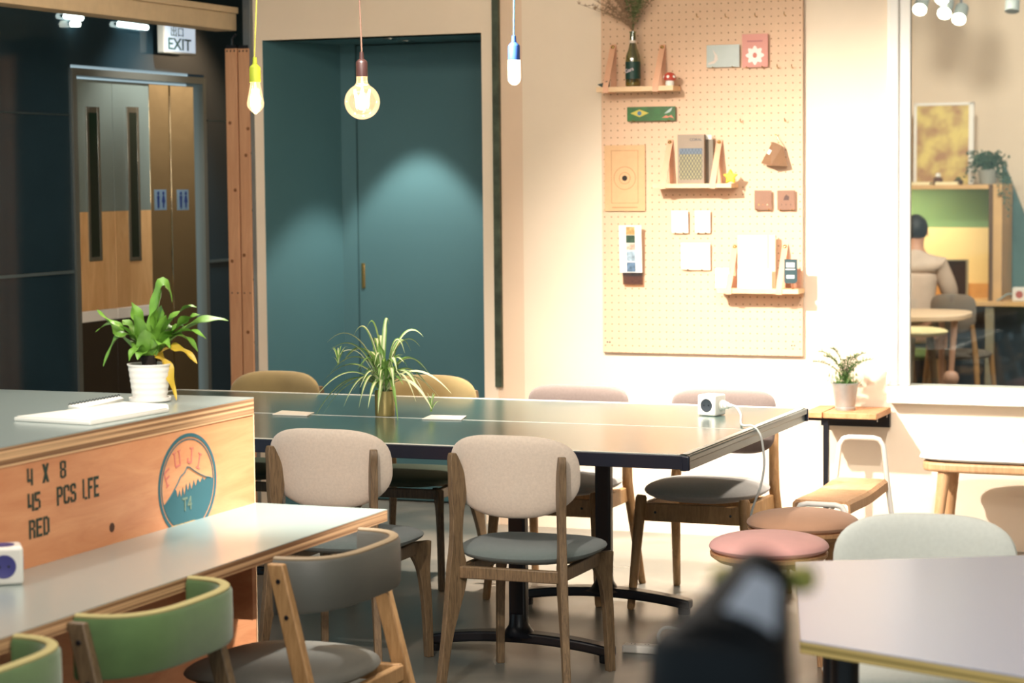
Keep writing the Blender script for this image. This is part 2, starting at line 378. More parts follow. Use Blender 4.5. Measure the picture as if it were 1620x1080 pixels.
for i, (xx, yy, lb) in enumerate(((-4.60, 10.15, 'recessed downlight in the niche ceiling, the one nearer the teal door'), (-4.60, 9.95, 'recessed downlight in the niche ceiling, the one nearer the room'))):
    t = thing('downlight', (xx, yy, 2.33), lb, 'light')
    MB().lathe([(.028, -.003), (.045, -.003), (.047, 0), (.03, .0)], n=28).build('ring', STEEL, t)
    MB().lathe([(0, -.001), (.028, -.001), (.028, 0)], n=28).build('lens', emis('downlight_glow', (255, 240, 215), 6), t)

# lobby side: dark glossy wall, steel double door
XL = -6.0
struct('wall_left', MB().bx((XL - .1, 6.0, 0), (XL, 9.30, 3.1)).bx((XL - .1, 9.30, 2.215), (XL, 10.60, 3.1)).bx((XL - .1, 10.60, 0), (XL, 13.2, 3.1)), DARKG)
struct('wall_lobby_end', MB().bx((XL, 13.1, 0), (-5.25, 13.2, 3.1)), LOBBYG)
struct('wall_lobby_side', MB().bx((-5.25, 9.9, 0), (-5.245, 13.1, 3.1)), mat('lobby_side_paint', (176, 160, 136), .8))
struct('trim_3', MB().bx((XL, 6.0, 1.967), (XL + .006, 9.28, 1.976)).bx((XL, 10.62, 1.967), (XL + .006, 13, 1.976)), mat('seam_grey', (70, 90, 96), .3, .5))
struct('trim_4', MB().bx((XL, 6.0, 1.205), (XL + .010, 9.28, 1.219)).bx((XL, 10.62, 1.205), (XL + .010, 13, 1.219)), mat('seam_pale', (120, 138, 142), .3, .6))
dd = thing('door_2', (XL, 9.95, 0), 'steel-framed double doorway in the dark glossy wall, half painted as reflected wood and grey, half polished steel', 'door'); dd['kind'] = 'structure'
fr = MB(); fr.bx((-.09, -.65, 0), (.012, -.615, 2.2)); fr.bx((-.09, .615, 0), (.012, .65, 2.2)); fr.bx((-.09, -.614, 2.165), (.012, .614, 2.2))
fr.build('door_frame', mat('blue_grey_steel', (132, 136, 130), .4, .6), dd)
def yz(x, y): p = S(x, y, XL); return p.y - 9.95, p.z
y0, _ = yz(124, 300); y1, _ = yz(183, 300); y2, _ = yz(241, 300); y3, _ = yz(273, 300); y4, _ = yz(312, 300)
_, zg = yz(180, 334); _, zw = yz(180, 488)
for k, (a, b) in enumerate(((y0, y1), (y1 + .004, y2))):  # corridor reflected in the steel, built as solid coloured panels
    lf = MB().bx((-.05, a, zg), (-.01, b, 2.15)).build('door_leaf', LOBBYG, dd, bevel=.002)
    MB().bx((-.05, a, zw), (-.008, b, zg)).build('wood_reflection', WOODREF, lf, bevel=.002)
    MB().bx((-.05, a, zw - .055), (-.004, b, zw)).build('pale_band_reflection', WHITEP, lf, bevel=.004)
    MB().bx((-.05, a, .02), (-.010, b, zw - .055)).build('dark_base_reflection', mat('dark_reflection_%d' % k, (52, 44, 34), .3), lf, bevel=.002)
    xs = (141, 160) if k == 0 else (205, 222)
    ya, zt = yz(xs[0], 178); yb, zb = yz(xs[1], 406)
    MB().bx((-.012, ya - .02, zb - .02), (-.003, ya, zt + .03)).bx((-.012, yb, zb - .02), (-.003, yb + .02, zt + .03)).bx((-.012, ya, zt), (-.003, yb, zt + .03)).bx((-.012, ya, zb - .02), (-.003, yb, zb)).build('slot_frame_reflection', STEEL, lf, bevel=.001)
    MB().bx((-.012, ya, zb), (-.004, yb, zt)).build('slot_reflection', mat('slot_reflection_tone_%d' % k, (16, 34, 24), .06), lf)
for k, (a, b) in enumerate(((y2 + .004, y3), (y3 + .012, y4))):
    lf = MB().bx((-.05, a, .02), (-.012, b, 2.15)).build('door_leaf', MIRROR, dd, bevel=.003)
    lf['label'] = 'polished steel door leaf'
    xs = ((247, 266), (283, 301))[k]
    ya, zt = yz(xs[0], 300); yb, zb = yz(xs[1], 332); w_ = yb - ya; h_ = zt - zb
    sg = thing('sign_reflection', (XL - .012, 9.95 + (ya + yb) / 2, (zt + zb) / 2), ('painted reflection of a blue restroom sign on the steel door leaf nearer the reflected wood', 'painted reflection of a blue restroom sign on the outer steel door leaf')[k], 'sign', group='restroom sign reflections on the steel doors')
    MB().bx((0, -w_ / 2, -h_ / 2), (.004, w_ / 2, h_ / 2)).build('plate', mat('sign_reflection_blue_%d' % k, (110, 136, 158), .4), sg, bevel=.001)  # mirror image of a wall sign, built as a solid plate
    for q in (-1, 1):
        g = MB(); cy = q * w_ * .22
        g.lathe([(0, -.001), (w_ * .085, -.001), (w_ * .085, .001), (0, .001)], (.005, cy, h_ * .32), 14, rot=Matrix.Rotation(PI / 2, 3, 'Y'))
        if q < 0: g.prism([(cy - w_ * .11, h_ * .2), (cy + w_ * .11, h_ * .2), (cy + w_ * .09, -.02 * h_), (cy + w_ * .07, -h_ * .38), (cy - w_ * .07, -h_ * .38), (cy - w_ * .09, -.02 * h_)], 0, .004, .006)
        else: g.prism([(cy - w_ * .07, h_ * .2), (cy + w_ * .07, h_ * .2), (cy + w_ * .15, -h_ * .12), (cy + w_ * .06, -h_ * .12), (cy + w_ * .05, -h_ * .38), (cy - w_ * .05, -h_ * .38), (cy - w_ * .06, -h_ * .12), (cy - w_ * .15, -h_ * .12)], 0, .004, .006)
        g.build('pictogram', mat('sign_reflection_ink_%d%d' % (k, q), (28, 52, 110), .5), sg)
# exit sign
p = S(281, 61, -5.94)
ex = thing('exit_sign', (-5.94, p.y, 2.10 if False else p.z), 'lit white box exit sign above the steel doorway', 'sign')
yl = S(256, 50, -5.94).y - p.y; yr = S(307, 50, -5.94).y - p.y; hz = .082
MB().bx((-.03, yl, -hz), (.012, yr, hz)).build('housing', PLASW, ex, bevel=.006)
MB().bx((.008, yl + .012, -hz + .012), (.0135, yr - .012, hz - .012)).build('lit_face', emis('exit_face', (186, 200, 214), .75), ex, bevel=.001)
ginks = mat('exit_ink', (70, 112, 104), .6)
text_on('lettering', 'EXIT', .085, (.0145, yl + .03, -hz + .022), (0, 1, 0), (0, 0, 1), ginks, ex, sx=(yr - yl - .06) / .195, bold=.001)
text_on('lettering', '出口', .055, (.0145, yl + .06, .012), (0, 1, 0), (0, 0, 1), ginks, ex, sx=1.3)
MB().bx((-.055, -.03, -.03), (-.03, .03, .03)).build('wall_mount', BLACK, ex)
for (a, b, y_, lb) in ((103, 129, 25, 'short bright tube light high on the dark lobby wall'), (188, 232, 38, 'longer bright tube light high on the dark lobby wall, nearer the exit sign')):
    A = S(a, y_, XL + .02); B = S(b, y_ + 4, XL + .02)
    t = thing('tube_light', ((A.x + B.x) / 2, (A.y + B.y) / 2, A.z), lb, 'light')
    h = (B.y - A.y) / 2
    MB().tube([(0, -h, 0), (0, h, -.002)], .014, 14).build('tube', emis('tube_glow_%d' % a, (222, 244, 240), 5), t)
    MB().bx((-.018, -h, -.006), (-.010, h, .008)).build('housing', BLACK, t)
p = S(119, 37, XL + .03)
t = thing('wall_lamp', (XL + .03, p.y, p.z), 'small bright lamp head just under the short tube light', 'light')
MB().lathe([(0, -.016), (.024, -.016), (.028, .0), (.02, .014), (0, .016)], n=20).build('bulb', emis('lamp_head_glow', (232, 240, 226), 4), t)
MB().box((-.022, 0, .0), (.012, .02, .02)).build('mount', BLACK, t)

# beam with steel flange, posts of pine
XB = -5.33
KNOTM = mat('knot_brown', (128, 80, 44), .7)
bz0, bz1 = S(300, 40, XB).z, S(330, 6, XB).z
struct('beam', MB().bx((XB - .12, 6.0, bz0), (XB, YW - .01, bz1 - .03)), BEIGEB, .004).name = 'trim_5'
struct('beam_flange', MB().bx((XB - .14, 6.0, bz1 - .03), (XB + .012, YW - .01, bz1)), BEIGEB, .003).name = 'trim_6'
struct('duct', MB().tube([(-5.5, 6, 2.66), (-5.5, 9.9, 2.66)], .06, 18).tube([(-5.36, 6, 2.60), (-5.36, 9.7, 2.60)], .018, 10).tube([(-5.62, 9.2, 2.62), (-5.0, 9.2, 2.62)], .02, 10), mat('duct_teal', (66, 92, 90), .4, .4)).name = 'trim_7'
for i, (a, b, lb) in enumerate(((355.5, 374, 'left one of the two knotty pine boards standing beside the dark glossy wall'), (376, 393, 'right one of the two knotty pine boards, next to the grey steel strip'))):
    A = W(a, 77, YW - .04); B = W(b, 77, YW - .04)
    t = thing('pine_board', ((A.x + B.x) / 2, YW - .02, 0), lb, 'board', group='pine boards by the lobby wall')
    w_ = B.x - A.x
    MB().bx((-w_ / 2, -.02, 0), (w_ / 2, .02, A.z)).build('plank', PINE, t, bevel=.003)
    for zz, xx in (((1.93, -.01), (1.6, .012), (1.25, -.012), (.6, .0)), ((1.77, .006), (1.28, -.014), (1.9, .02), (.9, .0)))[i]:
        MB().lathe([(0, 0), (.008, 0), (.009, .001)], (xx, -.0205, zz), 12, rot=Matrix.Rotation(PI / 2, 3, 'X')).build('knot', KNOTM, t)
    for xx in (-.016, .016): MB().lathe([(0, 0), (.004, 0), (.003, .002)], (xx, -.0205, 1.093), 10, rot=Matrix.Rotation(PI / 2, 3, 'X')).build('screw', BLACK, t)
    for xx in (-.02, 0, .02): MB().lathe([(0, 0), (.005, 0), (.003, .002)], (xx, -.0205, A.z - .012), 10, rot=Matrix.Rotation(PI / 2, 3, 'X')).build('screw', BLACK, t)
    MB().tube([(0, 0, A.z), (0, 0, A.z + .05), (.02, 0, A.z + .07)], .006).box((0, 0, A.z + .008), (w_ * .8, .03, .016)).build('hook', BLACK, t)

# window in the back wall and the room behind it
wt = thing('window_1', (-2.0, YW, 0), 'white framed interior window on the right of the back wall', 'window'); wt['kind'] = 'structure'
f_ = MB(); f_.bx((-.105, -.02, .717), (0, .012, 2.95)); f_.bx((-.09, -.035, .717), (-.05, -.02, 2.95)); f_.bx((0, -.02, 2.9), (2.9, .12, 2.99)); f_.bx((2.8, -.02, .717), (2.9, .12, 2.95))
f_.build('window_frame', WHITEP, wt, bevel=.006)
MB().bx((-.09, -.075, .642), (2.95, .12, .716)).build('window_sill', WHITEP, wt, bevel=.006)
MB().bx((-.02, .012, .70), (2.82, .018, 2.92)).build('pane', glassm('window_glass', (244, 248, 246), .95), wt)
YB = 16.6
struct('wall_far', MB().bx((-3.95, YB, 0), (3.2, YB + .1, 3.1)), WALL)
struct('wall_far_left', MB().bx((-4.02, YW + .7, 0), (-3.92, YB, 3.1)), WALL)
struct('wall_right', MB().bx((3.2, 2.0, 0), (3.3, YB, 3.1)), WALL)
area('back_room_panel', (-1.8, 13.2, 3.0), (-2.2, 14.6, 0), 120, 1.6, 1.2, WARM)
spot('back_room_wall_spot', (-2.6, 13.6, 2.8), (-2.6, 16.6, 1.4), 130, 80, .7, WARM, .05)
spot('lobby_fill', (-5.42, 9.9, 2.9), (-6.0, 9.95, 1.2), 95, 70, .8, (1, .95, .86))  # added light to brighten the lobby door
spot('lobby_side_fill', (-5.7, 11.6, 2.9), (-5.25, 11.6, 1.2), 80, 90, .6, WARM)  # added light on the side wall that the polished steel mirrors
spot('board_fill', (-4.3, 5.6, 2.7), (-5.4, 9.7, 1.5), 70, 34, 1, WARM)  # added front fill to brighten the pine boards

# ================================================================== THE LONG TABLE
TX0, TX1, TY0, TY1 = -4.84, -2.10, 6.748, 8.273
tb = thing('long_table', ((TX0 + TX1) / 2, (TY0 + TY1) / 2, 0), 'long dark green table with white edge and centre lines on black T legs', 'table')
hx, hy = (TX1 - TX0) / 2, (TY1 - TY0) / 2
MB().bx((-hx, -hy, .742), (hx, hy, .76)).build('tabletop', TTOP, tb, bevel=.002)
ln = MB(); e = .0012
MB().bx((-hx, -.0015, .76), (hx, .0025, .76 + e)).build('centre_line', WLINE, tb)
for nm, a, b in (('edge_line', (-hx, -hy, .7602), (hx, -hy + .019, .7602 + e)), ('edge_line', (-hx, hy - .019, .7602), (hx, hy, .7602 + e)), ('edge_line', (hx - .021, -hy, .7602), (hx, hy, .7602 + e)), ('edge_line', (-hx, -hy, .7602), (-hx + .02, hy, .7602 + e))):
    MB().bx(a, b).build(nm, WLINE, tb)
NAVY = mat('navy_rail_paint', (26, 30, 42), .3); GRAIL = mat('grey_rail', (92, 102, 100), .3, .5)
for sx, sy, lo, hi in ((0, -1, (-hx, -hy - .006, .714), (hx, -hy - .0002, .7592)), (0, 1, (-hx, hy + .0002, .714), (hx, hy + .006, .7592))):
    MB().bx(lo, hi).build('side_rail', NAVY, tb, bevel=.002)
for s_ in (-1, 1):
    MB().bx((s_ * hx - .02, -hy, .708), (s_ * hx + .002, hy, .737)).build('end_rail', GRAIL, tb, bevel=.002)
    MB().bx((s_ * hx - .01, -hy - .004, .7375), (s_ * hx + .012, hy + .004, .7585)).build('end_trim', GRAIL, tb, bevel=.004)
    for q in (-1, 1): MB().bx((s_ * hx - .012, q * hy - .008, .71), (s_ * hx + .014, q * hy + .008, .7585)).build('corner_cap', NAVY, tb, bevel=.005)
def tleg(x, y):
    g = MB(); g.bx((x - .031, y - .02, .1), (x + .031, y + .02, .715))
    o = g.build('column', BLACK, tb, bevel=.008)
    n = 12
    secs = []
    for i in range(n + 1):
        t = -1 + 2 * i / n; zt = .088 - .032 * t * t; zb = zt - .036; w_ = .036 - .006 * abs(t)
        secs.append([(x + t * .345, y - w_, zb), (x + t * .345, y + w_, zb), (x + t * .345, y + w_, zt), (x + t * .345, y - w_, zt)])
    ft = MB().quadloft(secs).build('foot_bar', BLACK, tb, bevel=.008)
    MB().lathe([(.075, .075), (.05, .088), (.036, .11), (.031, .15)], (x, y, 0), 20).build('collar', BLACK, tb)
    for q in (-1, 1): MB().lathe([(.022, 0), (.024, .003), (.024, .03)], (x + q * .318, y, 0), 16).build('glide', BLACK, ft)
tcx, tcy = (TX0 + TX1) / 2, (TY0 + TY1) / 2
for lx in (-2.80, -4.20):
    for ly in (7.06, 7.95): tleg(lx - tcx, ly - tcy)

# ================================================================== CHAIRS
def radial(mb, px, py, yaw):
    return mb.xf(Matrix.Translation((px, py, 0)) @ Matrix.Rotation(yaw, 4, 'Z'))
def profile(cl, n=6):
    """centre line of (y,z,halfwidth) -> smooth outline"""
    out = []
    for i in range(len(cl) - 1):
        a = cl[max(i - 1, 0)]; b = cl[i]; c = cl[i + 1]; d = cl[min(i + 2, len(cl) - 1)]
        for k in range(n):
            t = k / n
            out.append(tuple(.5 * ((2 * b[j]) + (-a[j] + c[j]) * t + (2 * a[j] - 5 * b[j] + 4 * c[j] - d[j]) * t * t + (-a[j] + 3 * b[j] - 3 * c[j] + d[j]) * t ** 3) for j in range(3)))
    out.append(cl[-1])
    return [(y + w, z) for y, z, w in out] + [(y - w, z) for y, z, w in out][::-1]
def shell_chair(loc, rz, label, fab_back, fab_seat, wd_, group):
    t = thing('dining_chair', loc, label, 'chair', rz, group)
    o = pad(superell(.224, .132, .138, 3.2, 2.3), .021, lambda u, v, w: (u, -.193 + .95 * u * u - .10 * v - w, .698 + v), flatk=5)
    o.build('backrest', fab_back, t)
    o = pad(superell(.232, .215, .215, 2.9, 2.6), .036, lambda u, v, w: (u, v + .01, .432 + w + .01 * (u / .23) ** 2), flatk=2.8, bot=.95)
    o.build('seat', fab_seat, t)
    for s_ in (-1, 1):
        cl = [(-.075, .0, .0135), (-.045, .18, .018), (-.012, .33, .034), (-.006, .40, .033), (-.008, .47, .021), (-.004, .56, .0205), (.000, .635, .029), (-.004, .70, .025), (-.014, .745, .017), (-.018, .768, .008)]
        g = MB().prism([(y, z) for y, z in profile(cl)], 0, -.012, .012)
        radial(g, s_ * .178, -.200, s_ * math.radians(32))
        lg = g.build('rear_leg', wd_, t, bevel=.004)
        bb = MB()
        for zz in (.657, .715):
            bb = MB().lathe([(.0055, 0), (.005, .002), (0, .002)], (0, 0, 0), 12, rot=Matrix.Rotation(PI / 2, 3, 'X'))
            bb.xf(Matrix.Translation((0, -.0265, zz))); radial(bb, s_ * .178, -.200, s_ * math.radians(32)); bb.build('bolt', BLACK, lg)
        cl = [(.035, 0, .0135), (.028, .18, .0165), (.016, .30, .022), (.002, .365, .040), (-.008, .405, .052)]
        g = MB().prism([(y, z) for y, z in profile(cl)], 0, -.0125, .0125)
        radial(g, s_ * .178, .175, -s_ * math.radians(35)); g.build('front_leg', wd_, t, bevel=.004)
        MB().bx((s_ * .168 - .011, -.195, .362), (s_ * .168 + .011, .18, .404)).build('side_rail', wd_, t, bevel=.004)
    MB().bx((-.17, -.212, .362), (.17, -.190, .402)).build('back_rail', wd_, t, bevel=.004)
    MB().bx((-.17, .150, .362), (.17, .172, .402)).build('front_rail', wd_, t, bevel=.004)
    return t
def round_leg_chair(loc, rz, label, fb, fs_, wd_, group):
    t = thing('dining_chair', loc, label, 'chair', rz, group)
    pad(superell(.216, .12, .13, 5, 4), .020, lambda u, v, w: (u, -.205 + .5 * u * u - .12 * v - w, .69 + v), flatk=5).build('backrest', fb, t)
    pad(superell(.232, .22, .22, 2.7, 2.7), .048, lambda u, v, w: (u, v + .01, .440 + w + .006 * (u / .23) ** 2), flatk=2.4, bot=.85).build('seat', fs_, t)
    for s_ in (-1, 1):
        MB().tube([(s_ * .235, -.30, 0), (s_ * .232, -.295, .01), (s_ * .205, -.20, .42), (s_ * .195, -.225, .58), (s_ * .188, -.262, .735), (s_ * .188, -.263, .742)], [.013, .015, .021, .019, .015, .01], 16).build('rear_leg', wd_, t)
        MB().tube([(s_ * .235, .235, 0), (s_ * .233, .234, .01), (s_ * .205, .19, .425), (s_ * .204, .189, .435)], [.013, .015, .022, .016], 16).build('front_leg', wd_, t)
        MB().bx((s_ * .195 - .011, -.2, .345), (s_ * .195 + .011, .19, .405)).build('side_rail', wd_, t, bevel=.004)
    fr_ = MB().bx((-.2, .165, .335), (.2, .188, .405)).build('front_rail', wd_, t, bevel=.004)
    for s_ in (-1, 1):
        MB().lathe([(.005, 0), (0, .002)], (s_ * .15, .1885, .37), 10, rot=Matrix.Rotation(-PI / 2, 3, 'X')).build('bolt', BLACK, fr_)
    MB().bx((-.2, -.21, .345), (.2, -.19, .395)).build('back_rail', wd_, t, bevel=.004)
    return t
g1 = 'cream-backed chairs on the near side of the long table'
shell_chair((-3.285, 6.74, 0), .02, 'cream-backed dining chair at the long table, partly behind the white counter corner', CREAMF, GREYF, DOAK, g1)
shell_chair((-2.625, 6.74, 0), .0, 'cream-backed dining chair in full view, nearest the centre of the room', CREAMF, GREYF, DOAK, g1)
g2 = 'olive chairs on the far side of the long table'
shell_chair((-4.47, 8.29, 0), PI - .05, 'olive velvet chair beyond the long table, in front of the pine boards', OLIVEF, mat('dark_green_fabric', (62, 74, 60), .95, bump=.3, bscale=700), DOAK, g2)
shell_chair((-3.745, 8.29, 0), PI + .03, 'olive velvet chair beyond the long table, behind the spider plant', OLIVEF, mat('dark_green_fabric_b', (62, 74, 60), .95, bump=.3, bscale=700), DOAK, g2)
g3 = 'grey chairs on the far side of the long table'
round_leg_chair((-3.07, 8.22, 0), PI, 'taupe-backed chair beyond the long table, left of the white power cube', TAUPEF, SEATG, OAK, g3)
round_leg_chair((-2.465, 8.21, 0), PI - .03, 'taupe-backed chair beyond the long table, right behind the white power cube', TAUPEF, SEATG, OAK, g3)

def low_back_chair(loc, rz, label, fab, piping, seatm, group):
    t = thing('low_back_chair', loc, label, 'chair', rz, group)
    secs = []; pip = []; n = 30
    for i in range(n + 1):
        a = PI * (i / n); x = .232 * sgn(math.cos(a)) * abs(math.cos(a)) ** .62; y = -.085 - .150 * math.sin(a) ** .75
        nx, ny = math.cos(a) * .55, -math.sin(a); l = math.hypot(nx, ny) + 1e-6; nx /= l; ny /= l
        z0, z1 = .612 + .012 * math.sin(a), .745
        q = []
        for (dw, zz) in ((-.016, z0 + .01), (-.010, z0), (.010, z0), (.016, z0 + .01), (.017, (z0 + z1) / 2), (.016, z1 - .008), (.010, z1), (-.010, z1), (-.016, z1 - .008), (-.017, (z0 + z1) / 2)):
            q.append((x + nx * dw, y + ny * dw, zz))
        secs.append(q); pip.append((x, y, z1 + .001))
    b_ = MB().quadloft(secs).build('backrest', fab, t, angle=50)
    MB().tube(pip, .0115, 10, flat=.5).build('piping', piping, b_)
    pad(superell(.235, .225, .225, 2.8, 2.8), .036, lambda u, v, w: (u, v + .02, .425 + w + .008 * (u / .23) ** 2), flatk=3, bot=.7).build('seat', seatm, t)
    for s_ in (-1, 1):
        # square tapered rear post outside the backrest end
        top, bot_ = Vector((s_ * .252, -.100, .738)), Vector((s_ * .268, -.285, 0))
        secs = []
        for k, (tt, hw, hd) in enumerate(((0, .011, .016), (.45, .014, .022), (1, .013, .021))):
            c = bot_.lerp(top, tt); secs.append([(c.x - hw, c.y - hd, c.z), (c.x + hw, c.y - hd, c.z), (c.x + hw, c.y + hd, c.z), (c.x - hw, c.y + hd, c.z)])
        lg = MB().quadloft(secs).build('rear_leg', OAK if piping is not PIPEY else DOAK, t, bevel=.004)
        for tt in (.83, .945):
            c = bot_.lerp(top, tt)
            MB().lathe([(.006, 0), (.005, .0025), (0, .0025)], (c.x + s_ * .0135, c.y, c.z), 12, rot=Matrix.Rotation(s_ * PI / 2, 3, 'Y')).build('bolt', BLACK, lg)
        MB().quadloft([[(s_ * .235 + a * .011, .22 + b * .011, 0) for a, b in ((-1, -1), (1, -1), (1, 1), (-1, 1))], [(s_ * .215 + a * .018, .195 + b * .018, .40) for a, b in ((-1, -1), (1, -1), (1, 1), (-1, 1))]]).build('front_leg', OAK, t, bevel=.004)
        MB().bx((s_ * .225 - .011, -.2, .36), (s_ * .225 + .011, .2, .405)).build('side_rail', OAK, t, bevel=.004)
    MB().bx((-.235, -.205, .36), (.235, -.183, .402)).build('back_rail', OAK, t, bevel=.004)
    MB().bx((-.215, .18, .36), (.215, .2, .402)).build('front_rail', OAK, t, bevel=.004)
    return t
low_back_chair((-2.562, 4.905, 0), PI / 2, 'low-backed grey leather chair pushed under the white counter end', GLEATH, mat('grey_leather_piping', (140, 122, 96), .6), GLEATH, 'low-backed chairs along the counter')
low_back_chair((-2.625, 4.145, 0), PI / 2, 'low-backed green velvet chair with yellow piping, the one beside the grey leather chair', GREENF, PIPEY, mat('dark_seat', (44, 42, 50), .7), 'low-backed chairs along the counter')
low_back_chair((-2.625, 3.46, 0), PI / 2, 'low-backed green velvet chair cut off by the lower left corner of the photo', GREENF, PIPEY, mat('dark_seat_b', (44, 42, 50), .7), 'low-backed chairs along the counter')

# pale mint chair and the tapering table in front
t = thing('mint_chair', (-1.085, 5.42, -.0), 'pale mint upholstered chair behind the grey table on the right', 'chair', PI + .12)
pad(superell(.232, .14, .16, 3.2, 3), .03, lambda u, v, w: (u, -.20 + .9 * u * u - .08 * v - w, .642 + v), flatk=4).build('backrest', MINTF, t)
pad(superell(.235, .22, .22, 2.8, 2.8), .04, lambda u, v, w: (u, v + .01, .43 + w), flatk=3).build('seat', MINTF, t)
for s_ in (-1, 1):
    MB().tube([(s_ * .22, -.26, 0), (s_ * .19, -.2, .42), (s_ * .17, -.21, .62)], [.013, .02, .016], 14).build('rear_leg', OAK, t)
    MB().tube([(s_ * .22, .22, 0), (s_ * .19, .18, .41)], [.013, .02], 14).build('front_leg', OAK, t)
MB().bx((-.19, -.2, .36), (.19, .18, .395)).build('seat_frame', OAK, t, bevel=.004)
RT = .745
P1, P2, P3, P4 = Fz(1258, 888, RT), Fz(1266, 1012, RT), Fz(1620, 1070, RT), Fz(1620, 878, RT)
d23 = (P3 - P2); d14 = (P4 - P1); P3 = P2 + d23 * 1.9; P4 = P1 + d14 * 1.9
cx = (P1 + P2 + P3 + P4) / 4
t = thing('tapered_table', (cx.x, cx.y, 0), 'pale grey laminate table with angled edges at the lower right', 'table')
poly = [((q.x - cx.x), (q.y - cx.y)) for q in (P1, P2, P3, P4)]
MB().prism(poly, 2, RT - .003, RT).build('laminate', LAMW, t)
MB().prism(poly, 2, RT - .026, RT - .003).build('tabletop', PLYE2, t)
for k, (a, b) in enumerate(((.80, 0), (.8, 1), (.8, 2), (.8, 3))):
    q = Vector(poly[k]) * .80
    MB().tube([(q.x, q.y, 0), (q.x, q.y, RT - .026)], .028, 16).build('leg', BLACK, t)
MB().prism([(x * .6, y * .6) for x, y in poly], 2, RT - .06, RT - .026).build('under_frame', BLACK, t)

# ================================================================== STOOLS, STEP, BENCH, PLANT TABLE
def stool(loc, label, fab, group, rz=0, R=.192, top=.50):
    t = thing('stool', loc, label, 'stool', rz, group)
    pad(superell(R, R, R, 2, 2), .042, lambda u, v, w: (u, v, top - .040 + w), flatk=2.7, bot=.75, n=56).build('seat', fab, t)
    MB().lathe([(.0, top - .105), (.06, top - .105), (R * .60, top - .098), (R * .86, top - .086), (R * .975, top - .070), (R * .985, top - .058), (R * .9, top - .056)], n=56).build('seat_pan', LOAK, t)
    for k in range(3):
        a = 2 * PI * k / 3 + .5; c, s_ = math.cos(a), math.sin(a)
        MB().tube([(c * R * 1.02, s_ * R * 1.02, 0), (c * R * .9, s_ * R * .9, top * .3), (c * R * .78, s_ * R * .78, top * .62), (c * R * .70, s_ * R * .70, top - .13), (c * R * .6, s_ * R * .6, top - .095)], [.014, .017, .02, .027, .05], 16).build('leg', LOAK, t)
    return t
g4 = 'round upholstered stools beside the end of the long table'
stool((-1.865, 6.885, 0), 'round pink upholstered stool with light wood legs', PINKF, g4)
stool((-1.885, 7.40, 0), 'round tan upholstered stool behind the pink one', TANF, g4, .6)

t = thing('step_stool', (-2.0, 8.46, 0), 'low curved plywood seat on a white tubular frame behind the tan stool', 'stool')
secs = []
for i in range(25):
    u = i / 24; yy = -.33 + .66 * u; zz = .425 + .004 * math.cos(u * PI * 2)
    q = []
    for x_, dz in ((-.112, -.045), (-.110, -.012), (-.098, .0), (.098, .0), (.110, -.012), (.112, -.045), (.104, -.045), (.102, -.018), (.094, -.010), (-.094, -.010), (-.102, -.018), (-.104, -.045)): q.append((x_, yy, zz + dz))
    secs.append(q)
MB().quadloft(secs).build('seat', LOAK, t, angle=30)
for (yy, zt, nm, xl, tw) in ((.34, .592, 'hoop', .098, .085), (-.335, .415, 'front_hoop', .104, .09)):
    pts = [(-.16, yy, 0), (-.105 if zt > .5 else -.125, yy, .42 if zt > .5 else .3), (-tw - .004, yy, zt - .03), (-tw + .012, yy, zt - .006), (-tw + .035, yy, zt), (tw - .035, yy, zt), (tw - .012, yy, zt - .006), (tw + .004, yy, zt - .03), (.105 if zt > .5 else .125, yy, .42 if zt > .5 else .3), (.16, yy, 0)]
    MB().tube(pts, .0105, 14).build(nm, WHITEP, t)


t = thing('bench', (-1.35, 9.38, 0), 'white upholstered bench on light wood legs against the wall under the window', 'bench')
pad(superell(.52, .17, .17, 5, 5), .05, lambda u, v, w: (u, v, .462 + w), flatk=4, bot=.35, n=72).build('seat', WHITEF, t)
MB().prism([superell(.505, .16, .16, 5, 5)(2 * PI * k / 48) for k in range(48)], 2, .405, .447).build('seat_pan', LOAK, t, bevel=.012)
for sx in (-1, 1):
    for sy in (-1, 1):
        MB().tube([(sx * .445, sy * .15, 0), (sx * .405, sy * .105, .41)], [.016, .027], 16).build('leg', LOAK, t)

t = thing('plant_table', (-2.235, 9.565, 0), 'small slatted wood side table on a thin black leg in the corner by the window', 'table')
TZ = .62
for a, b in ((-.165, -.085), (-.08, .155)):
    MB().prism([(a - .0, -.125), (b, -.125), (b, .165), (a, .165)], 2, TZ - .026, TZ).build('slat', wood('plank_wood_%d' % int(b * 100 + 50), (196, 132, 84), (222, 164, 116), (5, 2, 5), .5, 5), t, bevel=.003)
MB().bx((-.16, -.095, TZ - .04), (.15, -.075, TZ - .0265)).build('rail', BLACK, t)
MB().bx((-.16, .1, TZ - .04), (.15, .12, TZ - .0265)).build('rail', BLACK, t)
MB().bx((-.16, .165, TZ - .09), (.15, .19, TZ - .027)).build('wall_bracket', BLACK, t)
for px, py in ((-.075, -.085),):
    MB().bx((px - .011, py - .011, 0), (px + .011, py + .011, TZ - .04)).build('leg', BLACK, t)

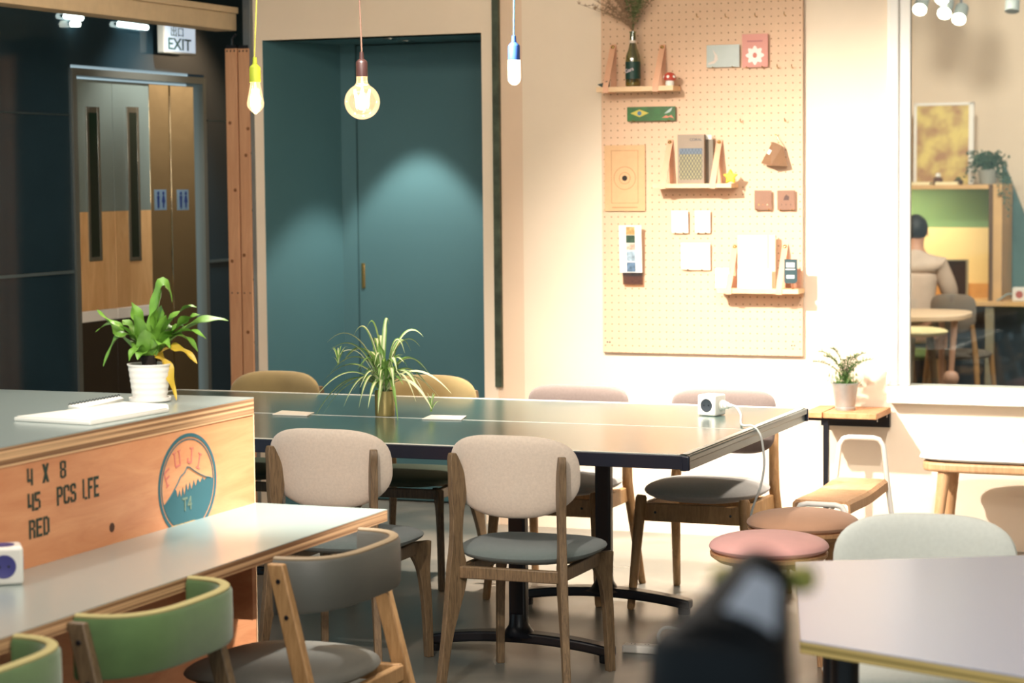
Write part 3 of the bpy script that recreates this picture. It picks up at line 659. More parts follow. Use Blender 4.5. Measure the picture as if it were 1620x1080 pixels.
# ================================================================== CRATE ISLAND AND COUNTER
XC = -2.95; YE = 5.45; ZC = 1.045
cr = thing('crate_island', (XC, YE, 0), 'tall plywood island printed with black stencil letters and a round mountain emblem', 'island')
MB().bx((-.012, -3.3, 0), (0, 0, ZC - .048)).build('front_panel', PLYF, cr)
MB().bx((-1.15, -.014, 0), (-.0125, 0, ZC - .048)).build('end_panel', PLYF, cr)
MB().bx((-1.15, -3.3, 0), (-1.13, -.0145, ZC - .048)).build('back_panel', PLYF, cr)
MB().bx((-1.16, -3.3, ZC - .048), (0.002, .002, ZC - .003)).build('countertop', PLYE, cr)
MB().bx((-1.16, -3.3, ZC - .003), (0.002, .002, ZC)).build('laminate', LAMI, cr)
MB().bx((-.008, -.0015, 0), (.0015, .003, ZC - .048)).build('edge_strip', SHELFW, cr)
def cf(x, y): p = S(x, y, XC); return (.0012, p.y - YE, p.z)
GL = {'4': [(.0, .38, .26, 1.0), (.0, .22, .52, .38), (.60, .0, .88, .95)], 'X': None, '8': [(0, .06, .26, .46), (0, .54, .26, .94), (.60, .06, .86, .46), (.60, .54, .86, .94), (.2, .0, .40, .14), (.47, .0, .66, .14), (.2, .86, .40, 1), (.47, .86, .66, 1), (.2, .43, .66, .57)],
 '5': [(.0, .5, .24, 1), (.3, .84, .8, 1), (.2, .48, .66, .62), (.58, .08, .82, .5), (0, 0, .5, .15)], 'P': [(0, 0, .26, 1), (.33, .85, .66, 1), (.6, .5, .86, .93), (.33, .42, .66, .56)], 'C': [(0, .08, .26, .92), (.16, 0, .42, .15), (.5, 0, .76, .15), (.16, .85, .42, 1), (.5, .85, .76, 1), (.62, .1, .86, .34), (.62, .66, .86, .9)],
 'S': [(0, .56, .26, .94), (.2, .86, .42, 1), (.48, .86, .74, 1), (.6, .7, .84, .92), (.18, .43, .66, .58), (.6, .08, .86, .47), (.1, 0, .40, .14), (.47, 0, .7, .14), (0, .1, .24, .3)], 'L': [(.1, .08, .36, 1), (.44, 0, .8, .12)], 'F': [(0, 0, .28, 1), (.34, .85, .84, 1), (.34, .46, .7, .6)],
 'E': [(0, 0, .28, 1), (.34, .85, .84, 1), (.34, .44, .74, .58), (.34, 0, .84, .15)], 'R': [(0, 0, .26, 1), (.33, .85, .66, 1), (.6, .55, .86, .93), (.33, .45, .66, .58), (.58, .0, .86, .44)], 'D': [(0, 0, .26, 1), (.33, .85, .62, 1), (.33, 0, .62, .15), (.58, .1, .86, .9)]}
def stencil(s_, x0, x1, yb, yt):
    a = cf(x0, yb); b = cf(x1, yb); c = cf(x0, yt); hh = c[2] - a[2]; cw = (b[1] - a[1]) / len(s_)
    for i, ch in enumerate(s_):
        m = MB()
        if GL[ch] is None:
            for q in ([(0, 0), (.3, 0), (.88, 1), (.58, 1)], [(0, 1), (.3, 1), (.88, 0), (.58, 0)]): m.prism([(a[1] + (i + u) * cw, a[2] + v * hh) for u, v in q], 0, .0004, .0012 + .0001 * q[0][1])
        else:
            for u0, v0, u1, v1 in GL[ch]: m.bx((.0004, a[1] + (i + u0) * cw, a[2] + v0 * hh), (.0012, a[1] + (i + u1) * cw, a[2] + v1 * hh))
        m.build('stencil_character', INKG, cr, smooth=False)
for args in (('4', 43, 53, 769, 741), ('X', 67, 79, 764, 734), ('8', 95, 106, 757, 729), ('45', 44, 66, 810, 781), ('PCS', 90, 122, 800, 770), ('LFE', 130, 158, 791, 758), ('RED', 46, 80, 853, 823)):
    stencil(*args)
c0 = cf(296, 766); rr = cf(297, 685)[2] - c0[2]; ry = (cf(342, 755)[1] - cf(250, 780)[1]) / 2
cy = (cf(342, 755)[1] + cf(250, 780)[1]) / 2
em = MB().lathe([(0, 0), (.1, 0)], n=3)
def E_(u, v, d=.0012): return (d, cy + u * ry, c0[2] + v * rr)
def flat(pts, d=.0012):
    m = MB(); m.add([E_(u, v, d) for u, v in pts], [tuple(range(len(pts)))]); m.add([E_(u, v, d - .001) for u, v in pts], [tuple(range(len(pts)))[::-1]])
    n = len(pts); m.f += [(i, (i + 1) % n, n + (i + 1) % n, n + i) for i in range(n)]; m.mi += [0] * n; return m
def ring(r0, r1, d=.0012):
    m = MB(); n = 72; vs = []
    for dd in (d, d - .001):
        for r in (r0, r1): vs += [E_(r * math.cos(2 * PI * k / n), r * math.sin(2 * PI * k / n), dd) for k in range(n)]
    fs = []
    for k in range(n):
        k2 = (k + 1) % n; fs += [(k, k2, n + k2, n + k), (2 * n + k, 3 * n + k, 3 * n + k2, 2 * n + k2), (n + k, n + k2, 3 * n + k2, 3 * n + k), (k, 2 * n + k, 2 * n + k2, k2)]
    return m.add(vs, fs)
ring(.93, 1.0).build('emblem_ring', INKB, cr)
ring(.875, .895).build('emblem_inner_ring', INKB, cr)
L_ = -.30; pts = [(.875 * math.cos(a), .875 * math.sin(a)) for a in [PI + .33 + (PI - .33) * k / 24 for k in range(25)]]
hill = pts + [(.80, .02), (.66, .04), (.56, .0), (.50, .07), (.42, -.03), (.34, .06), (.26, -.08), (.20, .05), (.12, -.13), (.06, .03), (-.01, -.14), (-.06, .02), (-.13, -.22), (-.18, -.03), (-.24, -.24), (-.29, -.07), (-.36, -.22), (-.40, -.07), (-.47, -.02), (-.52, -.10), (-.62, -.17), (-.75, -.26)]
flat(hill, .0014).build('emblem_mountain', INKB, cr, smooth=False)
rl = [(-.75, -.26), (-.62, -.17), (-.5, -.07), (-.34, .08), (-.27, .17), (-.2, .21), (-.12, .24), (-.02, .345), (.06, .33), (.2, .25), (.4, .15), (.6, .07), (.8, .02)]
m = MB().tube([E_(u, v, .001) for u, v in rl], .0016, 6); m.build('emblem_ridge_line', INKB, cr)
EG = {'F': [(.0, 0, .12, .0 + 1), (.0, .88, .75, 1), (.0, .46, .55, .58), (-.12, 0, .26, .08)], 'U': [(.0, .1, .13, 1), (.62, .1, .75, 1), (.06, 0, .69, .13), (-.12, .92, .25, 1), (.5, .92, .87, 1)], 'J': [(.42, .08, .56, 1), (.06, 0, .52, .13), (-.04, .06, .1, .34), (.26, .92, .72, 1)], 'I': [(.3, 0, .44, 1), (.12, .92, .62, 1), (.12, 0, .62, .08)]}
for ch, u, v, ang in (('F', -.70, .04, 24), ('U', -.42, .37, 9), ('J', .0, .41, -6), ('I', .26, .30, -20)):
    a = math.radians(ang); o_ = Vector(E_(u, v)); ux_, uy_ = Vector((0, math.cos(a), math.sin(a))), Vector((0, -math.sin(a), math.cos(a))); m = MB(); sz = .31 * rr
    for k, (u0, v0, u1, v1) in enumerate(EG[ch]):
        q = [o_ + ux_ * (p_[0] * sz * .95) + uy_ * (p_[1] * sz) + Vector((dx, 0, 0)) for dx in (-.0008, .0 + k * .00005) for p_ in ((u0, v0), (u1, v0), (u1, v1), (u0, v1))]
        m.add(q, [(0, 3, 2, 1), (4, 5, 6, 7), (0, 1, 5, 4), (1, 2, 6, 5), (2, 3, 7, 6), (3, 0, 4, 7)])
    m.build('emblem_character', INKR, cr, smooth=False)
text_on('emblem_small_lettering', 'AOKI LAPO DOMBERI', .0135, E_(-.62, -.80, .0019), (0, 1, .0), (0, 0, 1), INKT, cr, sx=.95, bold=.0004)
text_on('emblem_faded_lettering', 'T4', .05, E_(-.22, -.50, .0019), (0, 1, .0), (0, 0, 1), INKF, cr, sx=.9, bold=.0006)
p = cf(177, 834)
MB().lathe([(0, .0), (.011, 0), (.012, -.001)], (.0012, p[1], p[2]), 16, rot=Matrix.Rotation(PI / 2, 3, 'Y')).build('knot', mat('dark_knot', (76, 46, 30), .8), cr)
ct = thing('counter', (-2.745, YE, 0), 'long low counter with pale grey-green top and plywood edge against the printed island', 'counter')
MB().bx((-.2045, -3.3, .748), (.20, .004, .75)).build('laminate', LAMI, ct)
MB().bx((-.2045, -3.3, .718), (.20, .004, .748)).build('countertop', PLYE, ct)
for yy in (-.35, -1.7, -2.9): MB().bx((-.2045, yy - .012, .5), (-.02, yy + .012, .718)).build('bracket', PLYF, ct)
# ================================================================== THINGS ON TOPS
def power_cube(loc, rz, label, s_, face_mat, group=None, plug=False):
    t = thing('power_cube', loc, label, 'power socket', rz, group)
    MB().box((0, 0, s_ / 2), (s_, s_, s_)).build('body', PLASW, t, bevel=s_ * .09)
    for k, (ax, q) in enumerate((('y', -1), ('x', 1), ('z', 1))):
        if k == 2: mt = Matrix.Translation((0, 0, s_))
        elif k == 0: mt = Matrix.Translation((0, -s_ / 2, s_ / 2)) @ Matrix.Rotation(PI / 2, 4, 'X')
        else: mt = Matrix.Translation((s_ / 2, 0, s_ / 2)) @ Matrix.Rotation(PI / 2, 4, 'Y')
        if k == 1 and plug:
            MB().lathe([(0, .002), (.019, .002), (.019, .016), (.014, .020), (.014, .03), (.008, .034), (.006, .05), (0, .05)], n=24).xf(mt).build('plug', PLASW, t); continue
        if k == 2 and plug: continue
        MB().lathe([(0, .0006), (s_ * .27, .0006), (s_ * .29, .0014), (s_ * .31, .0012), (s_ * .31, -.002)], n=32).xf(mt).build('socket', face_mat, t)
        [MB().lathe([(0, .0012), (.003, .0012), (.003, 0)], (q_, 0, 0), n=10).xf(mt).build('contact_hole', BLACK, t) for q_ in (-.01, .01)]
    return t
pc1 = power_cube((-2.365, 7.925, .7612), math.radians(-14), 'white power cube with dark round socket on the right end of the long table', .078, mat('socket_dark', (46, 52, 58), .4), plug=True)
power_cube((-2.897, 4.17, .7502), math.radians(38), 'white power cube with blue socket on the counter at the left edge', .085, mat('socket_blue', (60, 58, 124), .5))
a = math.radians(-14); pp = Vector((-2.365 + math.cos(a) * .085, 7.925 + math.sin(a) * .085, .800))
q1 = Fz(1172, 655, .775); q2 = Fz(1199, 672, .772)
cpts = [pp, pp + Vector((.02, -.012, -.002)), Vector((q1.x, q1.y, .774)), Vector((-2.15, q2.y + .02, .768)), Vector((-2.105, q2.y, .768)), Vector((-2.078, q2.y - .01, .745)), W(1206, 700, q2.y - .015), W(1209, 735, q2.y - .02), W(1203, 770, q2.y - .02), W(1192, 800, q2.y - .02), W(1186, 830, q2.y - .02), W(1186, 880, q2.y - .03), Vector((-2.14, 7.42, .05)), Vector((-2.2, 7.3, .006)), Vector((-2.3, 7.26, .008)), Vector((-2.36, 7.265, .02))]
def smooth_pts(P, n=6):
    out = []
    for i in range(len(P) - 1):
        a = P[max(i - 1, 0)]; b = P[i]; c = P[i + 1]; d = P[min(i + 2, len(P) - 1)]
        for k in range(n):
            t = k / n; out.append(.5 * ((2 * b) + (c - a) * t + (2 * a - 5 * b + 4 * c - d) * t * t + (-a + 3 * b - 3 * c + d) * t ** 3))
    return out + [P[-1]]
cpts = [Vector(q) for q in cpts]
cube_m = (Matrix.Translation((-2.365, 7.925, .7612)) @ Matrix.Rotation(math.radians(-14), 4, 'Z')).inverted()
MB().tube(smooth_pts(cpts), .0042, 10).xf(cube_m).build('cord', CORDW, pc1)
t = thing('power_strip', (-2.40, 7.255, 0), 'white power strip lying on the floor under the table end', 'power socket', .05)
MB().bx((-.085, -.026, 0), (.085, .026, .028)).build('body', PLASW, t, bevel=.006)
for k in (-1, 0, 1):
    MB().lathe([(0, .0275), (.016, .0285), (.0175, .0285), (.0175, .027)], (k * .05, 0, 0), 24).build('socket', WHITEP, t)
    [MB().box((k * .05 + q_, 0, .0288), (.003, .006, .001)).build('contact_hole', BLACK, t) for q_ in (-.006, .006)]
lp = [Vector((.05, 0, .03)), Vector((.035, .02, .06)), Vector((.055, .03, .085)), Vector((.10, .02, .085)), Vector((.15, .02, .07)), Vector((.19, .03, .02))]
MB().tube(smooth_pts(lp), .0055, 10).build('cable', CORDW, t)

for i, (a, b, c, d, lb) in enumerate((((431, 656), (486, 658), (497, 653), (446, 650), 'white card lying on the table left of the spider plant'), ((668, 663), (730, 664.5), (738, 658.5), (682, 657), 'white card lying on the table right of the spider plant'))):
    q = [Fz(x, y, .7617) for x, y in (a, b, c, d)]; cc = sum(q, Vector()) / 4
    t = MB().prism([((v.x - cc.x), (v.y - cc.y)) for v in q], 2, 0, .003).build('table_card', PAPER); t.location = (cc.x, cc.y, .7616)
    tag(t, lb, 'card', 'white cards on the long table')
q = [Fz(x, y, ZC + .008) for x, y in ((22, 661), (143, 668), (267, 647), (266, 641), (196, 637), (150, 645))]
cc = sum(q, Vector()) / len(q)
t = thing('magazine', (cc.x, cc.y, ZC), 'open white magazine lying flat on the island in front of the fern pot', 'magazine')
base = [((v.x - cc.x), (v.y - cc.y)) for v in q]
MB().prism(base, 2, .0005, .010).build('pages', PAPER, t, bevel=.002)
MB().prism([(x * .97 + .003, y * .97 - .004) for x, y in base], 2, .010, .013).build('cover', mat('pale_cover', (226, 224, 214), .4), t, bevel=.001)
t = thing('spiral_notebook', (0, 0, 0), 'spiral-bound notebook lying behind the magazine, beside the fern pot', 'notebook')
q = [Fz(x, y, ZC + .004) for x, y in ((108, 643), (190, 628), (195, 631.5), (130, 647))]; cc = sum(q, Vector()) / 4; t.location = (cc.x, cc.y, ZC)
MB().prism([((v.x - cc.x), (v.y - cc.y)) for v in q], 2, .0005, .007).build('pages', PAPER, t)
sp = MB(); a, b = q[0] - cc, q[1] - cc
for k in range(16):
    c = a.lerp(b, (k + .5) / 16); c.z = .006
    sp.tube([c + Vector((.004 * math.cos(w_), .004 * math.sin(w_) * .3, .006 * math.sin(w_))) for w_ in [x * PI / 6 for x in range(13)]], .0012, 6, cap=False)
sp.build('binding', BLACK, t)

# ------------------------------------------------------------------ plants
def leaf_strip(mb, pts, wid, cup=.2, twist=0, wave=0, mis=(0, 0), cols=4, ph=0):
    """ribbon along pts; wid(t) half width"""
    n = len(pts); vs = []
    side0 = None
    for i, p in enumerate(pts):
        t = i / (n - 1); d = (pts[min(i + 1, n - 1)] - pts[max(i - 1, 0)]).normalized()
        sd = d.cross(Vector((0, 0, 1)))
        if sd.length < .15: sd = side0 or Vector((1, 0, 0))
        sd.normalize(); 
        if side0 is not None and sd.dot(side0) < 0: sd = -sd
        side0 = sd; up = sd.cross(d).normalized()
        if twist: R_ = Matrix.Rotation(twist * t, 3, d); sd = R_ @ sd; up = R_ @ up
        for k in range(cols + 1):
            u = -1 + 2 * k / cols; w_ = wid(t)
            vs.append(p + sd * u * w_ + up * (abs(u) * cup * w_ + wave * w_ * math.sin(t * 17 + ph + (0 if u < 0 else 2)) * abs(u)))
    k0 = len(mb.v); mb.v += [tuple(v) for v in vs]
    for i in range(n - 1):
        for k in range(cols):
            a = i * (cols + 1) + k + k0; mb.f.append((a, a + 1, a + cols + 2, a + cols + 1)); mb.mi.append(mis[1] if k in (cols // 2 - 1, cols // 2) else mis[0])
def arc_pts(o, az, reach, rise, droop, n=14):
    """leaf spine: leaves the crown upward, arches over and droops"""
    out = []
    for i in range(n):
        t = i / (n - 1); r = reach * (t ** 1.15); z = rise * math.sin(min(1, t * 1.25) * PI / 2) * (1 if True else 0) - droop * t ** 2.4
        out.append(Vector((o[0] + math.cos(az) * r, o[1] + math.sin(az) * r, o[2] + z)))
    return out
# right and up directions of the photograph at a point on the table, used only to read leaf directions off the photo
RX = Vector((right[0], right[1], 0)).normalized(); FX = Vector((fwd[0], fwd[1], 0)).normalized()
t = thing('spider_plant', (-3.53, 7.555, .7612), 'variegated spider plant in a gold tin pot on the long table', 'plant')
MB().lathe([(.036, 0), (.037, .002), (.038, .094), (.0365, .094), (.036, .08), (0, .08)], n=36).build('pot', GOLD, t)
MB().lathe([(0, .083), (.036, .081)], n=24).build('soil', SOIL, t)
rg = random.Random(11); fol = MB()
spec = [  # lateral end, depth end, height end, peak
 (-.13, .02, .27, .30), (-.24, .0, .245, .27), (-.22, -.05, .21, .235), (-.25, .02, .12, .20), (-.28, -.03, .03, .15), (-.24, -.1, -.065, .12), (-.27, .06, .085, .17), (-.2, .1, .16, .22),
 (.03, .03, .31, .31), (.08, -.0, .20, .26), (.17, .02, .26, .27), (.16, .05, .22, .24), (.20, -.02, .10, .20), (.21, .02, .05, .16), (.24, -.06, .03, .13), (.29, -.02, .04, .15), (.20, -.12, -.05, .12), (.1, .1, .2, .25),
 (-.05, -.16, -.04, .11), (-.02, -.15, -.06, .09), (.06, -.17, -.02, .14), (-.09, -.14, .0, .15), (.03, -.1, .06, .17), (-.16, -.12, .0, .14), (.13, -.13, .02, .15), (-.05, .12, .2, .26), (-.12, .12, .12, .2), (.0, .05, .24, .25), (-.17, -.02, .18, .22), (.12, .03, .12, .2),
 (-.3, .03, -.02, .14), (.17, .1, .1, .2), (-.08, .0, .3, .31), (.05, -.06, .13, .2), (-.04, -.05, .16, .21), (-.26, -.07, .0, .13), (.15, -.08, .04, .16)]
for (lx, dy, ze, pk) in spec:
    e_ = RX * lx * .88 + FX * dy; o_ = Vector((rg.uniform(-.012, .012), rg.uniform(-.012, .012), .085)); ze2 = ze * .95 + .085 - (.085 if ze < .0 else .04)
    if ze < -.03: ze2 = max(.012, ze + .085)
    pts = []
    for i in range(16):
        tt = i / 15; z = (1 - tt) ** 2 * .085 + 2 * (1 - tt) * tt * (pk * 1.25 + .06) + tt * tt * ze2
        pts.append(Vector((o_.x + e_.x * tt ** 1.1, o_.y + e_.y * tt ** 1.1, z)))
    w0 = rg.uniform(.0095, .0145)
    leaf_strip(fol, pts, lambda q, w0=w0: w0 * min(1, (q + .1) * 3) * max(.05, (1 - q ** 3)), .35, rg.uniform(-.6, .6), mis=(0, 1) if rg.random() < .6 else (1, 1) if rg.random() < .35 else (0, 0))
for k in range(44):
    a = rg.uniform(0, 2 * PI); r = rg.uniform(.04, .13)
    pts = arc_pts((0, 0, .085), a, r, rg.uniform(.08, .17), rg.uniform(.0, .1))
    w0 = rg.uniform(.008, .0125); leaf_strip(fol, pts, lambda q, w0=w0: w0 * max(.06, 1 - q ** 2.5), .35, rg.uniform(-.5, .5), mis=(0, 0) if k % 2 else (0, 1))
fol.build('foliage', [LEAFD, LEAFW], t)
for k, (lx, dy, zz) in enumerate(((.175, -.03, .016), (-.175, .03, .19))):
    b_ = MB(); c = RX * lx + FX * dy; c.z = zz
    for j in range(11):
        pts = arc_pts(c, 2 * PI * j / 11 + .3, rg.uniform(.02, .05), rg.uniform(.03, .075), .0, 7)
        leaf_strip(b_, pts, lambda q: .0035 * max(.06, 1 - q ** 2), .3, mis=(0, 1) if j % 2 else (0, 0))
    b_.build('plantlet', [LEAFD, LEAFW], t)
    pts = smooth_pts([Vector((0, 0, .09)), Vector((c.x * .5, c.y * .5, .23 if k else .17)), Vector((c.x * .9, c.y * .9, zz + .05)), c], 5)
    MB().tube(pts, .0013, 6).build('runner', LEAFW, t)

t = thing('fern_pot', (-3.165, 5.262, ZC + .0005), "bird's-nest fern with broad green leaves in a white ribbed pot on the island", 'plant')
pr = [(.046, .006)]
for k in range(21):
    z = .006 + .094 * k / 20; pr.append((.046 + .012 * k / 20 + .0009 * math.sin(k * 1.9), z))
pr += [(.060, .1), (.0605, .104), (.0575, .104), (.0555, .09), (0, .088)]
MB().lathe(pr, n=48).build('pot', POTW, t)
MB().lathe([(0, 0), (.052, 0), (.057, .004), (.0575, .012), (.053, .012), (.05, .006), (0, .006)], n=40).build('saucer', POTW, t)
MB().lathe([(0, .094), (.03, .096), (.056, .092)], n=24).build('soil', SOIL, t)
MB().lathe([(.022, .09), (.02, .105), (.026, .125), (0, .135)], n=20).build('crown', SOIL, t)
fol = MB(); yel = MB()
def fern_leaf(mb, lx, dz, dy, pk, w0, wave=.35, twist=0, mi=0, start=.1):
    e_ = RX * lx + FX * dy; pts = []
    for i in range(20):
        tt = i / 19; z = (1 - tt) ** 2 * start + 2 * (1 - tt) * tt * pk + tt * tt * dz
        pts.append(Vector((e_.x * tt, e_.y * tt, z)))
    leaf_strip(mb, pts, lambda q: 1.65 * w0 * min(1, .28 + q * 1.5) * max(.03, (1 - q ** 4)) ** .8, .3, twist, wave, cols=6, ph=lx * 40, mis=(mi, mi))
for a in ((.038, .305, .0, .20, .019), (.062, .27, .02, .42, .019, .2, .5), (.13, .255, .02, .27, .014), (.147, .238, -.03, .22, .019, .4), (.217, .218, .0, .24, .020, .15, .3), (.165, .172, -.05, .24, .011), (.139, .138, -.04, .24, .015, .3),
          (-.05, .27, .03, .20, .019, .3), (-.139, .252, .0, .17, .018, .4, -.3), (-.139, .193, -.03, .26, .010), (-.12, .10, -.03, .27, .012, .3, -.3), (-.03, .24, -.04, .17, .021, .1), (.0, .20, -.06, .14, .020, .1), (.053, .237, -.03, .17, .020, .2), (.065, .15, -.06, .19, .015, .5),
          (-.046, .115, -.05, .19, .012, .2), (-.02, .12, -.07, .16, .011, .2), (.03, .26, .04, .2, .019), (-.08, .22, .05, .2, .017), (.09, .2, .05, .22, .017)):
    fern_leaf(fol, *a)
fol.build('foliage', LEAF, t)
fern_leaf(yel, .075, .005, -.02, .16, .011, .6, .8, start=.13)
fern_leaf(yel, .135, .105, -.03, .19, .010, .4, .6)
yel.build('yellowed_leaves', LEAFY, t)

zb = TZ; t = thing('asparagus_fern', (-2.245, 9.56, TZ + .0005), 'small feathery asparagus fern in a zinc bucket on the corner side table', 'plant')
MB().lathe([(.042, 0), (.043, .002), (.044, .012), (.041, .014), (.056, .112), (.0585, .115), (.0585, .12), (.054, .118), (.052, .10), (0, .098)], n=36).build('bucket', ZINC, t)
MB().lathe([(0, .104), (.05, .1)], n=20).build('soil', SOIL, t)
rg = random.Random(5); fol = MB()
stems = [(-.14, -.02, .16), (-.11, .02, .215), (-.06, .0, .235), (.05, .01, .19), (.09, .02, .205), (.11, -.03, .17), (0, .04, .16), (-.03, -.03, .14), (.04, -.04, .14), (-.09, -.02, .19), (.07, .03, .15), (.02, 0, .18)]
for (lx, dy, ht) in stems:
    e_ = RX * lx + FX * dy; P_ = []
    for i in range(14):
        tt = i / 13; P_.append(Vector((e_.x * tt ** 1.4, e_.y * tt ** 1.4, .1 + (ht - .0) * (1 - (1 - tt) ** 2) * .72)))
    fol.tube(P_, .0011, 5)
    for i in range(3, 14):
        for k in range(20):
            d = Vector((rg.uniform(-1, 1), rg.uniform(-1, 1), rg.uniform(-.25, .45))).normalized() * rg.uniform(.012, .028)
            sd = d.cross(Vector((0, 0, 1))).normalized() * .0013; b_ = P_[i]
            fol.add([b_ - sd, b_ + sd, b_ + d + sd * .4, b_ + d - sd * .4], [(0, 1, 2, 3)])
for k in range(520):
    c = Vector((rg.gauss(0, .026), rg.gauss(0, .022), .105 + abs(rg.gauss(.02, .02)))); d = Vector((rg.uniform(-1, 1), rg.uniform(-1, 1), rg.uniform(0, 1))).normalized() * .02; sd = d.cross(Vector((0, 0, 1))).normalized() * .0016
    fol.add([c - sd, c + sd, c + d + sd * .4, c + d - sd * .4], [(0, 1, 2, 3)])
fol.build('foliage', FERN2, t)

# ------------------------------------------------------------------ pendant bulbs over the table
def pendant(px, ytop, ysb, ytip, xtop, sock, cord, kind, label):
    Yb = 7.51; a = W(px, ytop, Yb); b = W(px, ysb, Yb); c = W(px, ytip, Yb); u = W(xtop, 0, Yb)
    t = thing('pendant_lamp', (a.x, Yb, b.z), label, 'lamp', group='bare bulb pendants over the long table')
    h = a.z - b.z; hb = b.z - c.z
    MB().lathe([(0, 0), (.0215, 0), (.0215, h * .56), (.019, h * .62), (.009, h * .72), (.0075, h * .98), (.004, h), (0, h)], n=28).build('socket', sock, t)
    top = Vector(((u.x - a.x) / (u.z - a.z) * (3.1 - b.z - h), 0, 3.1 - b.z))
    MB().tube(smooth_pts([Vector((0, 0, h)), Vector((0, 0, h + .03)), Vector((top.x * .3, 0, h + .3)), top], 6), .0032, 8).build('cord', cord, t)
    MB().lathe([(.045, top.z - .02), (.045, top.z)], (top.x, 0, 0), 20).build('ceiling_rose', sock, t)
    if kind == 'globe':
        R = .0655; pr = [(.0205, 0), (.0205, -.014), (.022, -.024)]; cz = -hb + R
        a0 = math.asin(.03 / R)
        pr += [(R * math.sin(q), cz + R * math.cos(q)) for q in [a0 + (PI - a0) * k / 22 for k in range(23)]]
    elif kind == 'drop':
        pr = [(.019, 0), (.019, -.008), (.026, -.045), (.0325, -.078), (.0315, -.092), (.020, -.108), (.008, -.117), (.004, -.121), (0, -.122)]
        pr = [(r, z * hb / .122) for r, z in pr]
    else:
        pr = [(.0225, 0), (.0235, -.012), (.0235, -.058)] + [(.0235 * math.cos(q), -.058 - .024 * math.sin(q)) for q in [PI / 2 * k / 8 for k in range(1, 9)]]
        pr = [(r, z * hb / .082) for r, z in pr]
    if kind == 'tube': MB().lathe(pr, n=36).build('bulb', emis('frosted_bulb_glow', (255, 236, 200), 2.6), t)
    else:
        MB().lathe(pr, n=40).build('bulb', glassm('amber_bulb_glass_' + kind, (255, 238, 212), .93, .02, .42), t)
        fm = emis('filament_glow_' + kind, (255, 222, 170), 26)
        fl = MB(); zc = -hb * .52 if kind == 'globe' else -hb * .5; hh = .034; nn = 6
        for k in range(nn):
            a1 = 2 * PI * k / nn; r1, r2 = (.032, .020) if kind == 'globe' else (.013, .009)
            fl.tube([(r1 * math.cos(a1), r1 * math.sin(a1), zc + hh), (r2 * math.cos(a1 + .5), r2 * math.sin(a1 + .5), zc - hh)], .0026, 8)
        fl.build('filament', fm, t)
        MB().tube([(0, 0, 0), (0, 0, zc + hh)], .004, 8).build('stem', PAPER, t)
    l = bpy.data.lights.new('bulb_light', 'POINT'); l.energy = 9.0 if kind == 'globe' else 5; l.color = (1, .72, .42); l.shadow_soft_size = .03
    o = bpy.data.objects.new('bulb_light', l); COL.objects.link(o); o.parent = t; o.location = (0, 0, -hb * .55)
LIMES = mat('lime_silicone', (196, 214, 70), .45); LIMEC = mat('lime_cord', (214, 218, 110), .6)
pendant(403, 90, 130, 181, 406, LIMES, LIMEC, 'drop', 'pendant with lime green socket and cord and a teardrop bulb')
pendant(572, 82, 121, 189, 568.5, mat('brown_silicone', (50, 29, 27), .35), mat('brown_cord', (96, 68, 54), .6), 'globe', 'pendant with brown socket and a large round globe bulb')
pendant(813, 56, 95, 135, 813.5, mat('blue_silicone', (44, 78, 150), .4), mat('blue_cord', (50, 90, 140), .6), 'tube', 'pendant with blue socket and a small frosted tubular bulb')

# ================================================================== PEGBOARD
YP = 9.735
def pb(x, y): return W(x, y, YP)
A, B = pb(949.5, 100), pb(1270, 563.5); bl = pb(954, 557); PZ = bl.z; PX0 = bl.x; PX1 = B.x
pg = thing('pegboard', ((PX0 + PX1) / 2, YP, PZ), 'tall tan pegboard with rows of small holes on the cream wall', 'pegboard')
pw = (PX1 - PX0) / 2
MB().bx((-pw, 0, 0), (pw, .012, 2.0)).build('board', PEG, pg, bevel=.001)
MB().bx((-pw + .03, .012, .03), (pw - .03, .0245, .06)).build('batten', PINE, pg)
MB().bx((-pw + .03, .012, 1.9), (pw - .03, .0245, 1.93)).build('batten', PINE, pg)
for x_ in (-pw + .022, -pw + .034, pw - .05, pw - .038):
    MB().lathe([(.0035, 0), (.003, .002), (0, .003)], (x_, 0, .048), 10, rot=Matrix.Rotation(PI / 2, 3, 'X')).build('screw', BLACK, pg)
def peg_hook(x, y, label, group):
    p = pb(x, y)
    o = MB().tube([(0, 0, 0), (0, -.022, -.001), (0, -.028, .004), (0, -.03, .014)], .0019, 8).build('peg_hook', BRASS); o.location = p
    tag(o, label, 'hook', group); return o
for k, (x, y, lb) in enumerate(((1105, 27, 'brass peg left of the four in the top row of the board'), (1150, 27, 'brass peg in the top row above the silver card'), (1197, 26, 'brass peg in the top row above the pink card'), (1243, 24, 'rightmost brass peg in the top row of the board'), (1232, 107, 'brass peg just right of the pink card foot'), (1255, 107, 'brass peg far right at the height of the pink card foot'), (1174, 193, 'brass peg above the grey card box and yellow star'), (1244, 192, 'brass peg above the brown hanging pouch'))):
    peg_hook(x, y, lb, 'loose brass pegs in the pegboard')

